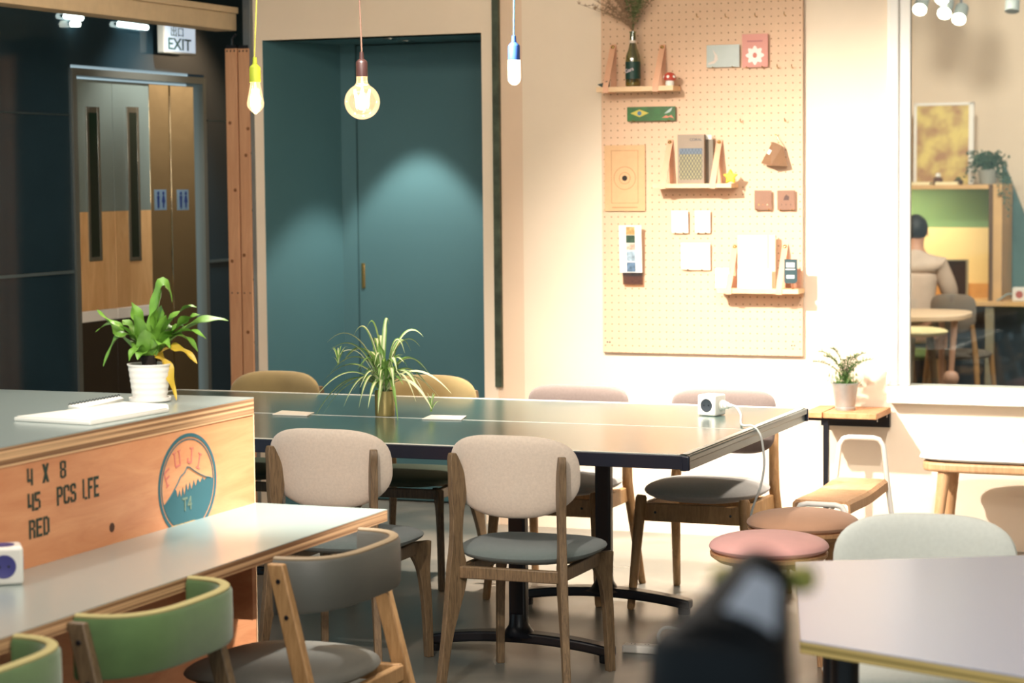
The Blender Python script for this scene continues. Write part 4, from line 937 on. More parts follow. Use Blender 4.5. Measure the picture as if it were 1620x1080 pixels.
def shelf(xl, xr, yt, yb, studs, ystud, label, dep=.115, th=.022):
    a = W(xl, yt, YP - dep); b = W(xr, yt, YP - dep); c_ = W(xl, yb, YP - dep)
    zt = a.z; w_ = b.x - a.x
    t = thing('strap_shelf', (a.x + w_ / 2, YP, zt), label, 'shelf', group='strap shelves on the pegboard')
    MB().bx((-w_ / 2, -dep, -(zt - c_.z)), (w_ / 2, -.002, 0)).build('plank', SHELFW, t, bevel=.002)
    for sx_ in studs:
        p = pb(sx_, ystud); x0 = p.x - (a.x + w_ / 2); zz = p.z - zt; h = zt - c_.z
        prof = [(-.004, zz + .014), (-.007, zz + .012), (-.011, zz - .01), (-dep - .003, .004), (-dep - .004, -h - .003), (-.003, -h - .003), (-.003, zz)]
        # leather loop as a closed band
        path = [(-.004, zz + .012), (-.03, zz - .03), (-dep - .003, .003), (-dep - .004, -h - .002), (-.006, -h - .003), (-.003, zz * .5), (-.003, zz)]
        P_ = [Vector((0, y, z)) for y, z in path]; ww = .0135
        # front strip widens slightly toward the shelf
        vs = []; m_ = MB()
        for i, q in enumerate(P_):
            t_ = (P_[min(i + 1, len(P_) - 1)] - P_[max(i - 1, 0)]).normalized(); n_ = Vector((0, -t_.z, t_.y)) * .0011
            m_.v += [(x0 - ww, q.y + n_.y, q.z + n_.z), (x0 + ww, q.y + n_.y, q.z + n_.z), (x0 + ww, q.y - n_.y, q.z - n_.z), (x0 - ww, q.y - n_.y, q.z - n_.z)]
        for i in range(len(P_) - 1):
            for k in range(4): m_.f.append((i * 4 + k, i * 4 + (k + 1) % 4, i * 4 + 4 + (k + 1) % 4, i * 4 + 4 + k)); m_.mi.append(0)
        sb = m_.build('strap', LEATHER, t)
        MB().lathe([(.004, 0), (.009, .003), (.009, .008), (.005, .012), (0, .013)], (x0, -.007, zz), 16, rot=Matrix.Rotation(PI / 2, 3, 'X')).build('stud', BRASS, sb)
    return t, zt
s1, z1_ = shelf(943, 1065, 138, 146, (971, 1049), 75, 'upper strap shelf holding a twig-filled bottle on the pegboard')
s2, z2_ = shelf(1032, 1157, 291, 298, (1061, 1139), 225, 'middle strap shelf holding grey card boxes and a yellow star')
s3, z3_ = shelf(1134, 1263, 456, 464, (1164, 1243), 390, 'lower strap shelf holding cream and white papers')
YS = YP - .06
# bottle with dried branches
p = W(1001.5, 138, YS); bs = W(1013, 100, YS).x - p.x
t = thing('bottle_vase', (p.x, YS, z1_ + .0005), 'clear green-tinted bottle with a dark label holding dried branches on the upper shelf', 'bottle')
hb = W(1001, 50, YS).z - z1_; R = .034
MB().lathe([(0, .004), (R * .9, 0), (R, .006), (R, hb * .46), (R * .93, hb * .56), (R * .6, hb * .68), (R * .42, hb * .78), (R * .38, hb * .97), (R * .46, hb * .975), (R * .46, hb), (R * .34, hb), (R * .33, hb * .8)], n=32).build('glass', glassm('bottle_glass', (196, 206, 160), .80, .03), t)
MB().lathe([(R + .0006, hb * .14), (R + .0006, hb * .45)], n=32).build('label', mat('label_green', (22, 58, 48), .5), t)
MB().lathe([(0, .006), (R * .9, .006), (R * .9, .02), (0, .02)], n=24).build('water', mat('amber_liquid', (196, 156, 96), .2), t)
MB().lathe([(R * .44, hb * .79), (R * .47, hb * .79), (R * .47, hb * .84), (R * .44, hb * .84)], n=24).build('neck_band', mat('neck_band_pale', (226, 208, 190), .6), t)
text_on('lettering', 'Gara', .024, (-.024, -R - .0015, hb * .24), (1, 0, .35), (-.35, 0, 1), mat('label_ink', (206, 190, 196), .5), t, sx=.9, bold=.0003)
rg = random.Random(9)
for nm, m_, cnt, off, sp in (('green_sprigs', DRIEDG, 46, .035, .055), ('dried_sprigs', DRIED, 46, -.07, .08)):
    b_ = MB()
    for k in range(cnt):
        e_ = Vector((off + rg.gauss(0, sp), rg.gauss(0, .02) - .01, rg.uniform(.16, .42)))
        if nm == 'dried_sprigs': e_.z = rg.uniform(.09, .3)
        o_ = Vector((rg.uniform(-.006, .006), rg.uniform(-.006, .006), hb * .55))
        P_ = [o_, Vector((o_.x * .5, 0, hb)), Vector((e_.x * .35, e_.y * .4, hb + e_.z * .5)), Vector((e_.x, e_.y, hb + e_.z))]
        P_ = smooth_pts(P_, 4); b_.tube(P_, .0009, 4, cap=False)
        for i in range(6, len(P_)):
            for q in range(5):
                d = Vector((rg.uniform(-1, 1), rg.uniform(-.6, .4), rg.uniform(-.2, 1))).normalized() * rg.uniform(.008, .02); sd = d.cross(Vector((0, 1, 0))).normalized() * .0012
                b_.add([P_[i] - sd, P_[i] + sd, P_[i] + d + sd, P_[i] + d - sd], [(0, 1, 2, 3)])
    b_.build(nm, m_, t)
# small wedge
p = W(951, 138, YS - .03)
t = MB().prism([(-.024, .012), (-.0, .018), (.024, .028), (.022, .0), (-.004, .0)], 1, -.018, .018).build('paper_wedge', mat('dark_green_paper', (28, 52, 48), .5), bevel=.001); t.location = (p.x + .012, YS - .03, z1_ + .0005)
tag(t, 'small dark green folded wedge at the left end of the upper shelf', 'ornament')
p = W(1061, 138, YS - .02)
t = thing('toadstool_ornament', (p.x - .004, YS - .02, z1_ + .0005), 'little toadstool ornament with red and white cap on the upper shelf', 'ornament')
MB().lathe([(0, 0), (.018, 0), (.02, .01), (.017, .022), (0, .024)], n=24).build('stalk', PAPER, t)
MB().lathe([(.017, .022), (.026, .026), (.030, .036), (.024, .050), (.012, .058), (0, .06)], n=28).build('cap', mat('cap_red', (190, 72, 56), .4), t)
for a in (-2.6, -1.57, -.5, .6, 2.2):
    MB().lathe([(0, .002), (.006, .001), (.0075, -.001)], n=12).xf(Matrix.Translation((.0275 * math.cos(a), .0275 * math.sin(a), .040)) @ Matrix.Rotation(a, 4, 'Z') @ Matrix.Rotation(1.15, 4, 'Y')).build('spot', PAPER, t)
# green painted board on two pegs
a, b = pb(993, 192), pb(1069, 168)
def plate(name, x0, y0, x1, y1, label, cat, m_, th=.006, dist=.014, group=None, tilt=0):
    a = W(x0, y1, YP - dist); b = W(x1, y0, YP - dist)
    t = thing(name, ((a.x + b.x) / 2, YP - dist, a.z), label, cat, group=group); w_ = (b.x - a.x) / 2; h = b.z - a.z
    o = MB().bx((-w_, -th, 0), (w_, 0, h)); 
    if tilt: t.rotation_euler.x = tilt
    o.build('sheet' if th < .004 else 'panel', m_, t, bevel=.0008); return t, w_, h
def pegs(t, xs, dist, z=-.001):
    for x in xs: MB().tube([(x, dist - .001, z), (x, -.012, z - .001), (x, -.014, z + .006)], .0018, 8).build('peg', BRASS, t)
t, w_, h = plate('painted_board', 993, 168, 1069, 192, 'dark green painted strip with a yellow diamond and a small bird, on two pegs', 'board', mat('jungle_green', (26, 92, 36), .3, var=.3, scale=25), .008)
pegs(t, (-w_ * .75, w_ * .72), .014)
def poly_face(name, pts, y, m_, par, th=.0008):
    MB().prism([(x, z) for x, z in pts], 1, y - th, y).build(name, m_, par)
poly_face('diamond', [(-w_ * .86, h * .56), (-w_ * .48, h * .82), (-w_ * .1, h * .56), (-w_ * .48, h * .28)], -.0082, mat('motif_yellow', (196, 180, 70), .5), t)
poly_face('disc', [(-w_ * .48 + .010 * math.cos(k * PI / 8), h * .55 + .010 * math.sin(k * PI / 8)) for k in range(16)], -.0092, mat('motif_blue', (60, 108, 140), .5), t)
poly_face('bird', [(w_ * .55, h * .5), (w_ * .72, h * .75), (w_ * .88, h * .93), (w_ * .84, h * .72), (w_ * .78, h * .6), (w_ * .66, h * .52)], -.0082, mat('motif_grey', (170, 184, 176), .5), t)
poly_face('leaf_shape', [(w_ * .45, h * .2), (w_ * .62, h * .38), (w_ * .72, h * .3), (w_ * .84, h * .4), (w_ * .95, h * .14), (w_ * .78, h * .26), (w_ * .68, h * .2)], -.0082, mat('motif_red', (206, 120, 92), .5), t)
t, w_, h = plate('postcard', 1118, 70, 1170, 107, 'silver-grey landscape card on pegs beside the pink card', 'card', mat('silver_card', (164, 172, 164), .35, var=.1, scale=8), .002)
pegs(t, (-w_ * .6, w_ * .6), .014)
poly_face('pale_motif', [(-w_ * .9, h * .12), (-w_ * .5, h * .18), (-w_ * .3, h * .35), (-w_ * .35, h * .55), (-w_ * .62, h * .8), (-w_ * .5, h * .5), (-w_ * .55, h * .3), (-w_ * .9, h * .2)], -.0022, mat('card_pale', (216, 200, 186), .6), t)
t, w_, h = plate('greeting_card', 1174, 53, 1215, 107, 'pink upright card with a white flower on pegs', 'card', mat('pink_card', (214, 146, 132), .6), .002, .016)
pegs(t, (-w_ * .6, w_ * .6), .016)
poly_face('flower', [((.62 + .1 * math.cos(8 * a)) * w_ * math.cos(a), h * .36 + (.62 + .1 * math.cos(8 * a)) * w_ * math.sin(a)) for a in [2 * PI * k / 64 for k in range(64)]], -.0022, PAPER, t)
poly_face('flower_heart', [(.16 * w_ * math.cos(a), h * .36 + .2 * w_ * math.sin(a)) for a in [2 * PI * k / 16 for k in range(16)]], -.0032, mat('heart_red', (206, 120, 104), .6), t)
poly_face('caption', [(-w_ * .6, h * .76), (w_ * .6, h * .76), (w_ * .6, h * .81), (-w_ * .6, h * .81)], -.0022, mat('card_caption', (190, 120, 116), .6), t)
# engraved panel
t, w_, h = plate('engraved_panel', 957, 229, 1021, 334, 'thin tan wooden panel engraved with circles around a dark round hole', 'panel', mat('engraved_tan', (216, 172, 126), .7, var=.04, scale=30), .005, .006)
GRV = mat('engraving_line', (180, 126, 82), .8)
def frame_line(x0, z0, x1, z1, wd): 
    return MB().bx((x0, -.0058, z0), (x1, -.0048, z0 + wd)).bx((x0, -.0058, z1 - wd), (x1, -.0048, z1)).bx((x0, -.0058, z0), (x0 + wd, -.0048, z1)).bx((x1 - wd, -.0058, z0), (x1, -.0048, z1))
frame_line(-w_ * .66, h * .12, w_ * .66, h * .92, .002).build('engraved_border', GRV, t)
c_ = h * .5
for r in (.026, .052):
    MB().tube([(r * math.cos(2 * PI * k / 40), -.0052, c_ + r * math.sin(2 * PI * k / 40)) for k in range(41)], .0011, 6).build('engraved_circle', GRV, t)
MB().lathe([(0, 0), (.0125, 0), (.0125, .001)], (0, -.0062, c_), 24, rot=Matrix.Rotation(-PI / 2, 3, 'X')).build('hole', mat('hole_dark', (40, 34, 28), .8), t)
MB().bx((-w_ * .62, -.0058, h * .05), (w_ * .62, -.0048, h * .062)).build('engraved_line', GRV, t)
# grey card boxes on the middle shelf
GBOX = mat('grey_card', (150, 132, 114), .75, var=.04, scale=30)
def cardbox(xa, xb, yt, yb_dist, label, dx=0):
    pass
a = W(1072, 290, YS - .03); b = W(1113, 290, YS - .03); top = W(1090, 213, YS - .03).z
t = thing('card_box', ((a.x + b.x) / 2, YS - .012, z2_ + .0005), 'tall grey card box with a dark diamond lattice print on the middle shelf', 'box', .10)
bw = (b.x - a.x) / 2; bh = top - z2_
MB().bx((-bw, -.02, 0), (bw, .02, bh)).build('box', GBOX, t, bevel=.001)
MB().bx((-bw * .86, -.0208, bh * .08), (bw * .86, -.0204, bh * .72)).build('print_panel', mat('print_ground', (150, 140, 104), .7), t)
lt = MB(); PD = mat('print_ink', (78, 84, 92), .7)
n_ = 7
for i in range(n_ * 2 + 5):
    for sg_ in (1, -1):
        x0 = -bw * .86 + (i - 4.5) * bw * 1.72 / n_; z0, z1 = bh * .08, bh * .72
        x1 = x0 + sg_ * (z1 - z0) * .62
        # clip in x
        P0, P1_ = Vector((x0, 0, z0)), Vector((x1, 0, z1)); xm = bw * .86
        ts = [0, 1]
        if abs(P1_.x - P0.x) > 1e-6:
            ta, tb2 = sorted([(-xm - P0.x) / (P1_.x - P0.x), (xm - P0.x) / (P1_.x - P0.x)]); ts = [max(0, ta), min(1, tb2)]
        if ts[1] - ts[0] > .02:
            lt.tube([P0.lerp(P1_, ts[0]) + Vector((0, -.0212, 0)), P0.lerp(P1_, ts[1]) + Vector((0, -.0212, 0))], .0011, 4)
lt.build('lattice_print', PD, t)
MB().bx((-bw * .86, -.0216, bh * .60), (bw * .86, -.0210, bh * .72)).build('print_band', mat('print_blue', (108, 118, 130), .7), t)
text_on('lettering', 'CORAL', .017, (-.005, -.0206, bh * .87), (1, 0, 0), (0, 0, 1), PD, t)
a = W(1112, 290, YS + .02); b = W(1128, 290, YS + .02)
t = thing('card_box', ((a.x + b.x) / 2 - .02, YS + .03, z2_ + .0005), 'plain grey box standing behind the lattice-print box, white card poking out', 'box', .02)
MB().bx((-.045, -.012, 0), (.045, .015, bh * .9)).build('box', mat('grey_card_b', (132, 120, 104), .75), t, bevel=.001)
MB().bx((.008, -.011, bh * .9), (.036, -.009, bh * .99)).build('white_card', PAPER, t)
# yellow star
p = W(1157, 290, YS - .03)
t = MB().prism([(r * math.sin(k * PI / 5), .026 + r * math.cos(k * PI / 5)) for k, r in enumerate([.036, .0185] * 5)], 1, -.012, .008).build('star_ornament', mat('star_yellow', (226, 206, 52), .5), bevel=.005); t.location = (p.x - .003, YS - .03, z2_ + .0035)
tag(t, 'chunky yellow star standing at the right end of the middle shelf', 'ornament')
# brown folded pouch on a hook
p = pb(1228, 213); t = thing('folded_pouch', (p.x, YP - .02, p.z), 'brown folded leather pyramid pouch hanging from a hook', 'pouch')
def rel(x, y, d): q = W(x, y, YP - d); return Vector((q.x - p.x, q.y - (YP - .02), q.z - p.z))
BRN = mat('brown_leather', (134, 98, 68), .6, var=.06, scale=30)
T1, L1, M1, R1, K1 = rel(1222, 224, .03), rel(1204, 258, .045), rel(1219, 262, .075), rel(1246, 263, .04), rel(1238, 231, .03)
B1 = rel(1225, 262, .006); T2 = rel(1228, 226, .008)
m_ = MB().add([T1, L1, M1, R1, K1, B1, T2], [(0, 1, 2), (0, 2, 4), (2, 3, 4), (0, 6, 5, 1), (4, 3, 5, 6), (1, 5, 3, 2), (0, 4, 6)]); m_.build('pouch', BRN, t, smooth=False)
MB().box((T1 * .55 + L1 * .2 + M1 * .25) + Vector((-.001, -.004, .0)), (.014, .002, .022), Matrix.Rotation(.5, 3, 'Y')).build('tag', PAPER, t)
MB().tube([Vector((0, .02, 0)), Vector((0, -.005, .0)), Vector((.012, -.008, -.006)), Vector((.016, -.008, -.025)), K1 + Vector((0, 0, .002))], .0018, 8).build('hook', BRASS, t)
# two small packets
for i, (x0, x1, lb) in enumerate(((1194, 1221, 'left small brownish packet in clear wrap on two pegs'), (1230, 1258, 'right small brownish packet with dark print on two pegs'))):
    t, w_, h = plate('small_packet', x0, 301, x1, 332, lb, 'packet', mat('packet_brown_%d' % i, (176, 134, 112), .55, var=.06, scale=30), .003, .016, 'small packets on the pegboard')
    pegs(t, (-w_ * .7, w_ * .7), .016)
    MB().bx((-w_, -.0048, 0), (w_, -.0036, h)).build('clear_wrap', glassm('clear_wrap_%d' % i, (250, 246, 240), .9, .12), t)
    for q in range(3):
        MB().box((-w_ * .5 + q * w_ * .5, -.0034, h * .27), (.005, .001, .005)).build('label_dot', mat('dot_%d%d' % (i, q), ((210, 190, 90), (200, 130, 80), (236, 226, 190))[q] if i == 0 else (110, 84, 74), .6), t)
    if i: poly_face('print_mark', [(-w_ * .3, h * .5), (w_ * .3, h * .5), (w_ * .35, h * .68), (0, h * .8), (-w_ * .2, h * .66)], -.0032, mat('mark_dark', (104, 76, 66), .7), t)
for x0, y0, x1, y1, lb, nt in ((1063, 333, 1089, 368, 'left of the two small white tags under the middle shelf', 2), (1100, 333, 1124, 368, 'right of the two small white tags under the middle shelf', 2), (1078, 384, 1124, 426, 'larger white note on pegs below the two small tags', 2)):
    t, w_, h = plate('paper_note', x0, y0, x1, y1, lb, 'paper', PAPER, .0025, .014, 'white notes on the pegboard', .05)
    pegs(t, (-w_ * .5, w_ * .45), .014, -.002)
    MB().bx((-w_ * .92, .0022, -.004), (w_ * .96, .004, h * .97)).build('back_sheet', PAPERC, t)
    if x0 != 1100: poly_face('faint_mark', [(.004 * math.cos(k), h * .5 + .008 * math.sin(k)) for k in (0, 1, 2, 3, 4, 5)], -.0027, PAPERC, t)
# photo strip in acrylic holder
t, w_, h = plate('photo_strip_holder', 981, 356, 1016, 431, 'acrylic holder with a leaning strip of small photos, left of the white tags', 'holder', PAPER, .003, .030, None, .06)
ph = [((188, 150, 96), .80, .98), ((52, 74, 58), .63, .80), ((212, 180, 160), .48, .63), ((150, 168, 180), .24, .47), ((92, 116, 140), .02, .23)]
for k, (c_, a, b) in enumerate(ph):
    MB().bx((-w_ * .36, -.0042, h * a), (w_ * .42, -.0032, h * b - .002)).build('photo', mat('photo_%d' % k, c_, .4, var=.5, scale=60), t)
MB().bx((-w_ * .8, .004, -h * .26), (w_ * .95, .022, 0.0)).build('acrylic_tray', glassm('acrylic', (214, 186, 150), .78, .1), t, bevel=.002)
# papers on the lower shelf
a = W(1166, 455, YS); b = W(1226, 455, YS); top = W(1200, 372, YS).z
t = thing('cream_folder', ((a.x + b.x) / 2, YS + .008, z3_ + .0005), 'tall cream folder leaning at the back of the lower shelf', 'folder')
w_ = (b.x - a.x) / 2; h = top - z3_
MB().bx((-w_, .0, 0), (w_, .012, h)).build('cover', PAPERC, t, bevel=.001); MB().bx((w_ * .60, -.0015, .0), (w_ * .63, .0, h)).build('edge_fold', mat('fold_tan', (214, 180, 130), .7), t)
for x0, x1, y0, lb in ((1131, 1153, 424, 'small white leaflet at the left end of the lower shelf'), (1166, 1220, 425, 'wide white leaflet standing in front of the cream folder')):
    a = W(x0, 456, YS - .03); b = W(x1, 456, YS - .03); top = W(x0, y0, YS - .03).z
    t = thing('leaflet', ((a.x + b.x) / 2, YS - .02, z3_ + .0005), lb, 'leaflet', group='white leaflets on the lower shelf')
    w_ = (b.x - a.x) / 2; h = top - z3_
    MB().bx((-w_, -.003, 0), (w_, .003, h)).build('sheet', PAPER, t); MB().bx((-w_ * .9, -.0036, h * .93), (w_ * .9, -.003, h * .97)).build('print_line', mat('print_line_%d' % x0, (150, 164, 176), .6), t)
p = W(1251, 448, YP - .124)
t = thing('hang_tag', (p.x, YP - .124, p.z), 'dark teal hang tag with white print at the right edge of the pegboard', 'tag')
q = W(1261, 410, YP - .124); h = q.z - p.z; w_ = q.x - p.x
MB().prism([(-w_, .006), (-w_ + .006, 0), (w_ * .7, 0), (w_, .01), (w_, h), (-w_, h)], 1, -.002, .002).build('tag_card', mat('dark_teal_card', (40, 66, 70), .5), t)
for a, b, wv in ((.66, .86, .7), (.56, .60, .8), (.2, .34, .65)): MB().bx((-w_ * wv, -.0028, h * a), (w_ * wv * .9, -.002, h * b)).build('white_print', PAPER, t, bevel=.001)
MB().bx((.004, .002, z3_ - p.z + .0006), (.012, .022, .012)).build('clip_stand', glassm('clear_clip', (240, 220, 200), .8, .1), t)
t, w_, h = plate('rose_block', 1243, 424, 1267, 455, 'dull rose card block at the right end of the lower shelf behind the dark tag', 'card', mat('rose_card', (196, 142, 116), .7), .012, .022)
t.location.z = z3_ + .0005

# ================================================================== ROOM BEHIND THE WINDOW
YU = 15.9
def wu(x, y, Y=YU): return W(x, y, Y)
a = wu(1436, 293); b = wu(1566, 293); dsk = wu(1560, 476); topu = a.z
xr = wu(1590, 300).x; x0 = a.x - .9
un = thing('desk_unit', (a.x, YU, 0), 'lit wooden study unit with green back, yellow splash and dark base, seen through the window', 'desk')
WU = mat('unit_wood', (214, 172, 116), .5, var=.06, scale=10)
sx0, sx1 = x0 - a.x, b.x - a.x; sx2 = xr - a.x
zg_ = wu(1500, 362).z; zd = dsk.z; zk = wu(1500, 452).z
MB().bx((sx0, 0, topu - .03), (sx1 + .02, .45, topu)).build('top_shelf', WU, un, bevel=.003)
MB().bx((sx0, .43, zg_), (sx1, .45, topu - .03)).build('green_panel', mat('leaf_green_panel', (112, 142, 90), .6), un)
MB().bx((sx0, .42, zk), (sx1, .45, zg_)).build('yellow_panel', mat('warm_yellow_panel', (232, 204, 142), .6), un)
MB().bx((sx0, .40, zd), (sx1, .45, zk)).build('wood_upstand', mat('amber_wood', (206, 150, 84), .5, var=.1, scale=14), un)
MB().bx((sx1 - .004, -.02, 0), (sx1 + .022, .45, topu)).build('divider', mat('dark_divider', (96, 70, 40), .6), un)
MB().bx((sx1 + .022, .0, zd), (sx2 - .02, .45, topu + .005)).build('side_panel', WU, un, bevel=.003)
MB().bx((sx0, -.12, zd - .03), (sx1, .45, zd)).bx((sx1, -.12, zd - .03), (sx1 + 2.2, .45, zd)).build('desktop', WU, un, bevel=.003)
MB().bx((sx0, .1, 0), (sx1 + 2.2, .14, zd - .03)).build('modesty_panel', mat('navy_panel', (24, 44, 54), .5), un)
MB().bx((sx1 - .01, -.10, 0), (sx1 + .05, -.06, zd - .03)).build('desk_post', mat('post_greybrown', (132, 126, 104), .6), un)
area('unit_light', (a.x - .25, YU + .15, topu - .06), (a.x - .2, YU + .40, zd), 7, .9, .05, (1, .88, .62))
# teal sloping partition
A = wu(1590, 262, 16.4); B_ = wu(1625, 350, 16.4)
MBp = MB().prism([(A.x - .02, 0), (A.x + 2.4, 0), (A.x + 2.4, B_.z - 1.0), (B_.x, B_.z), (A.x, A.z), (A.x - .02, A.z)], 1, 16.38, 16.44)
o = MBp.build('partition', mat('sloped_teal', (84, 120, 118), .6), smooth=False); tag(o, 'teal partition with a sloping top edge behind the study unit', 'partition')
# picture leaning on top
a2 = wu(1449, 292, YU + .3); b2 = wu(1532, 166, YU + .3)
t = thing('framed_picture', ((a2.x + b2.x) / 2, YU + .33, topu + .001), 'framed gold and brown leafy picture leaning on top of the study unit', 'picture')
w_ = (b2.x - a2.x) / 2; h = b2.z - topu; t.rotation_euler.x = -.02
def goldart():
    m = mat('gold_leaf_art', (200, 160, 90), .5); N = m.node_tree.nodes; L = m.node_tree.links
    tc = N.new('ShaderNodeTexCoord'); v = N.new('ShaderNodeTexVoronoi'); v.inputs['Scale'].default_value = 14; n = N.new('ShaderNodeTexNoise'); n.inputs['Scale'].default_value = 7
    r = N.new('ShaderNodeValToRGB'); r.color_ramp.elements[0].position = .38; r.color_ramp.elements[0].color = lin((176, 134, 92)); r.color_ramp.elements[1].position = .62; r.color_ramp.elements[1].color = lin((226, 204, 120))
    L.new(tc.outputs['Object'], n.inputs['Vector']); L.new(n.outputs[0], r.inputs[0]); L.new(r.outputs[0], N['Principled BSDF'].inputs['Base Color']); return m
MB().bx((-w_, -.012, .0), (w_, -.004, h)).build('artwork', goldart(), t)
fm = WHITEP
MB().bx((-w_ - .02, -.02, 0), (-w_, .01, h + .02)).bx((w_, -.02, 0), (w_ + .035, .01, h + .02)).bx((-w_ - .02, -.02, h), (w_ + .035, .01, h + .02)).bx((-w_, -.004, 0), (w_, .01, h)).build('frame', fm, t)
# plant on top
c = wu(1563, 293, YU + .15); t = thing('trailing_plant', (c.x, YU + .15, topu + .0055), 'dusty green trailing plant on the right end of the study unit top', 'plant')
MB().lathe([(.06, 0), (.075, .10), (.07, .10), (0, .09)], n=20).build('pot', mat('grey_pot', (150, 150, 140), .6), t)
rg = random.Random(4); b_ = MB()
for k in range(60):
    az = rg.uniform(0, 2 * PI); r = rg.uniform(.04, .17); P_ = [Vector((0, 0, .09)), Vector((math.cos(az) * r * .5, math.sin(az) * r * .3, rg.uniform(.12, .22))), Vector((math.cos(az) * r, math.sin(az) * r * .5, rg.uniform(.02, .24)))]
    P_ = smooth_pts(P_, 4); b_.tube(P_, .0015, 4, cap=False)
    for q in P_[2:]:
        for j in range(2):
            d = Vector((rg.uniform(-1, 1), rg.uniform(-1, 1), rg.uniform(-.6, .8))).normalized() * .022; sd = d.cross(Vector((0, 1, .2))).normalized() * .008
            b_.add([q, q + d * .5 + sd, q + d, q + d * .5 - sd], [(0, 1, 2, 3)])
for k in range(5):
    P_ = smooth_pts([Vector((.05, -.02, .09)), Vector((.10 + .02 * k, -.16, .05)), Vector((.11 + .02 * k, -.175, -.06)), Vector((.12 + .015 * k, -.175, -.06 - .04 * k))], 4)
    b_.tube(P_, .0015, 4, cap=False)
    for q in P_[4:]:
        d = Vector((rg.uniform(-1, 1), -.3, rg.uniform(-1, .4))).normalized() * .022; sd = d.cross(Vector((0, 1, .2))).normalized() * .008
        b_.add([q, q + d * .5 + sd, q + d, q + d * .5 - sd], [(0, 1, 2, 3)])
b_.build('foliage', mat('dusty_green', (70, 96, 74), .7, var=.25, scale=20), t)
for k, (x, y, hh, cc, lb) in enumerate(((1484, 290, .075, (96, 62, 46), 'small dark jar with pale lid on top of the study unit'), (1516, 290, .05, (84, 66, 50), 'small brown pot beside the trailing plant on the study unit'))):
    c = wu(x, y, YU + .12); t = thing('small_jar', (c.x, YU + .12, topu + .0005), lb, 'jar')
    MB().lathe([(.03, 0), (.034, .01), (.034, hh * .6), (.02, hh * .75), (0, hh * .75)], n=20).build('jar', mat('jar_%d' % k, cc, .4), t)
    MB().lathe([(.018, hh * .75), (.02, hh * .78), (.016, hh * 1.1), (0, hh * 1.15)], n=16).build('lid', PAPER if k == 0 else DRIEDG, t)
for k, (x, lb) in enumerate(((1458, 'thin pale book lying at the left on top of the study unit'), (1502, 'thin pale book lying between the jar and the plant'))):
    c = wu(x, 290, YU + .1); t = MB().bx((-.09, -.06, 0), (.07, .06, .022)).build('book', mat('pale_book_%d' % k, (238, 224, 180), .6)); t.location = (c.x, YU + .1, topu + .0005); tag(t, lb, 'book', 'pale books on the study unit')
# monitor & power cube on the desk
c = wu(1512, 474, YU + .1); t = thing('monitor', (c.x, YU + .12, zd + .0005), 'dark computer screen on the lit desk beside the seated person', 'monitor', .35)
MB().bx((-.1, -.01, .03), (.085, .01, .29)).build('casing', mat('monitor_frame', (150, 140, 110), .4), t, bevel=.003); MB().bx((-.1, -.012, .035), (.066, -.0102, .28)).build('screen', BLACKG, t)
MB().bx((-.06, -.05, 0), (.05, .05, .012)).bx((-.02, -.005, .012), (.01, .006, .05)).build('stand', BLACK, t)
c = wu(1616, 475, YU + .05); t = thing('power_cube', (c.x, YU + .0, zd + .0005), 'white power cube with red socket on the desk at the right edge, through the window', 'power socket')
MB().bx((-.05, -.05, 0), (.05, .05, .1)).build('body', PLASW, t, bevel=.008); MB().lathe([(0, .001), (.026, .001), (.026, -.001)], n=24).xf(Matrix.Translation((0, -.05, .05)) @ Matrix.Rotation(PI / 2, 4, 'X')).build('socket', mat('socket_red', (176, 92, 84), .5), t)
MB().tube(smooth_pts([Vector((-.05, 0, .05)), Vector((-.09, 0, .05)), Vector((-.13, -.02, .02)), Vector((-.16, -.03, .006))], 5), .006, 8).build('cable', mat('cable_grey', (130, 150, 150), .5), t)
# round table nearer, with stool and its ball foot
YT_ = 14.2
c = W(1533, 503, YT_); zt = W(1500, 496, YT_).z; R = .42
t = thing('round_side_table', (c.x - R, YT_, 0), 'pale round-edged table with a ball on its leg, behind the window glass', 'table')
MB().prism([superell(R, R, R, 3, 3)(2 * PI * k / 48) for k in range(48)], 2, zt - .03, zt + .005).build('tabletop', mat('peach_top', (236, 206, 172), .5), t, bevel=.006)
lx = W(1510, 520, YT_ - .2).x - (c.x - R); zb_ = W(1508, 598, YT_ - .2).z
MB().tube([(lx, -.2, zt - .03), (lx - .02, -.2, zb_ + .04)], [.022, .018], 14).build('leg', mat('pinkish_leg', (196, 152, 126), .5), t)
MB().lathe([(.0, -.05), (.03, -.043), (.046, -.02), (.05, .0), (.044, .026), (.025, .044), (0, .05)], (lx - .02, -.2, zb_), 24).build('ball', mat('pinkish_ball', (200, 158, 136), .5), t)
MB().tube([(lx - .02, -.2, zb_ - .045), (lx - .02, -.2, 0)], .016, 12).build('leg', mat('pinkish_leg_b', (196, 152, 126), .5), t)
for q in ((-.3, .25), (.2, .25), (-.3, -.25)): MB().tube([(q[0], q[1], zt - .03), (q[0], q[1], 0)], .02, 12).build('leg', mat('pinkish_leg_c%d' % int(q[0] * 10 + q[1] * 100), (196, 152, 126), .5), t)
c = W(1504, 524, 13.6); t = thing('cream_stool', (c.x - .19, 13.5, 0), 'round cream stool under the round-edged table, behind the glass', 'stool'); zs = W(1470, 522, 13.5).z
pad(superell(.19, .19, .19, 2, 2), .028, lambda u, v, w: (u, v, zs + w - .01), flatk=3, n=40).build('seat', mat('cream_pad', (232, 216, 162), .8), t)
for q, cc in (((-.02, -.13), (128, 122, 106)), ((.13, .02), (104, 84, 60)), ((-.14, .05), (128, 122, 106))): MB().tube([(q[0] * .6, q[1] * .6, zs - .03), (q[0] * 1.2, q[1] * 1.2, 0)], [.024, .017], 12).build('leg', mat('stool_leg_%d' % int(q[0] * 100), cc, .6), t)
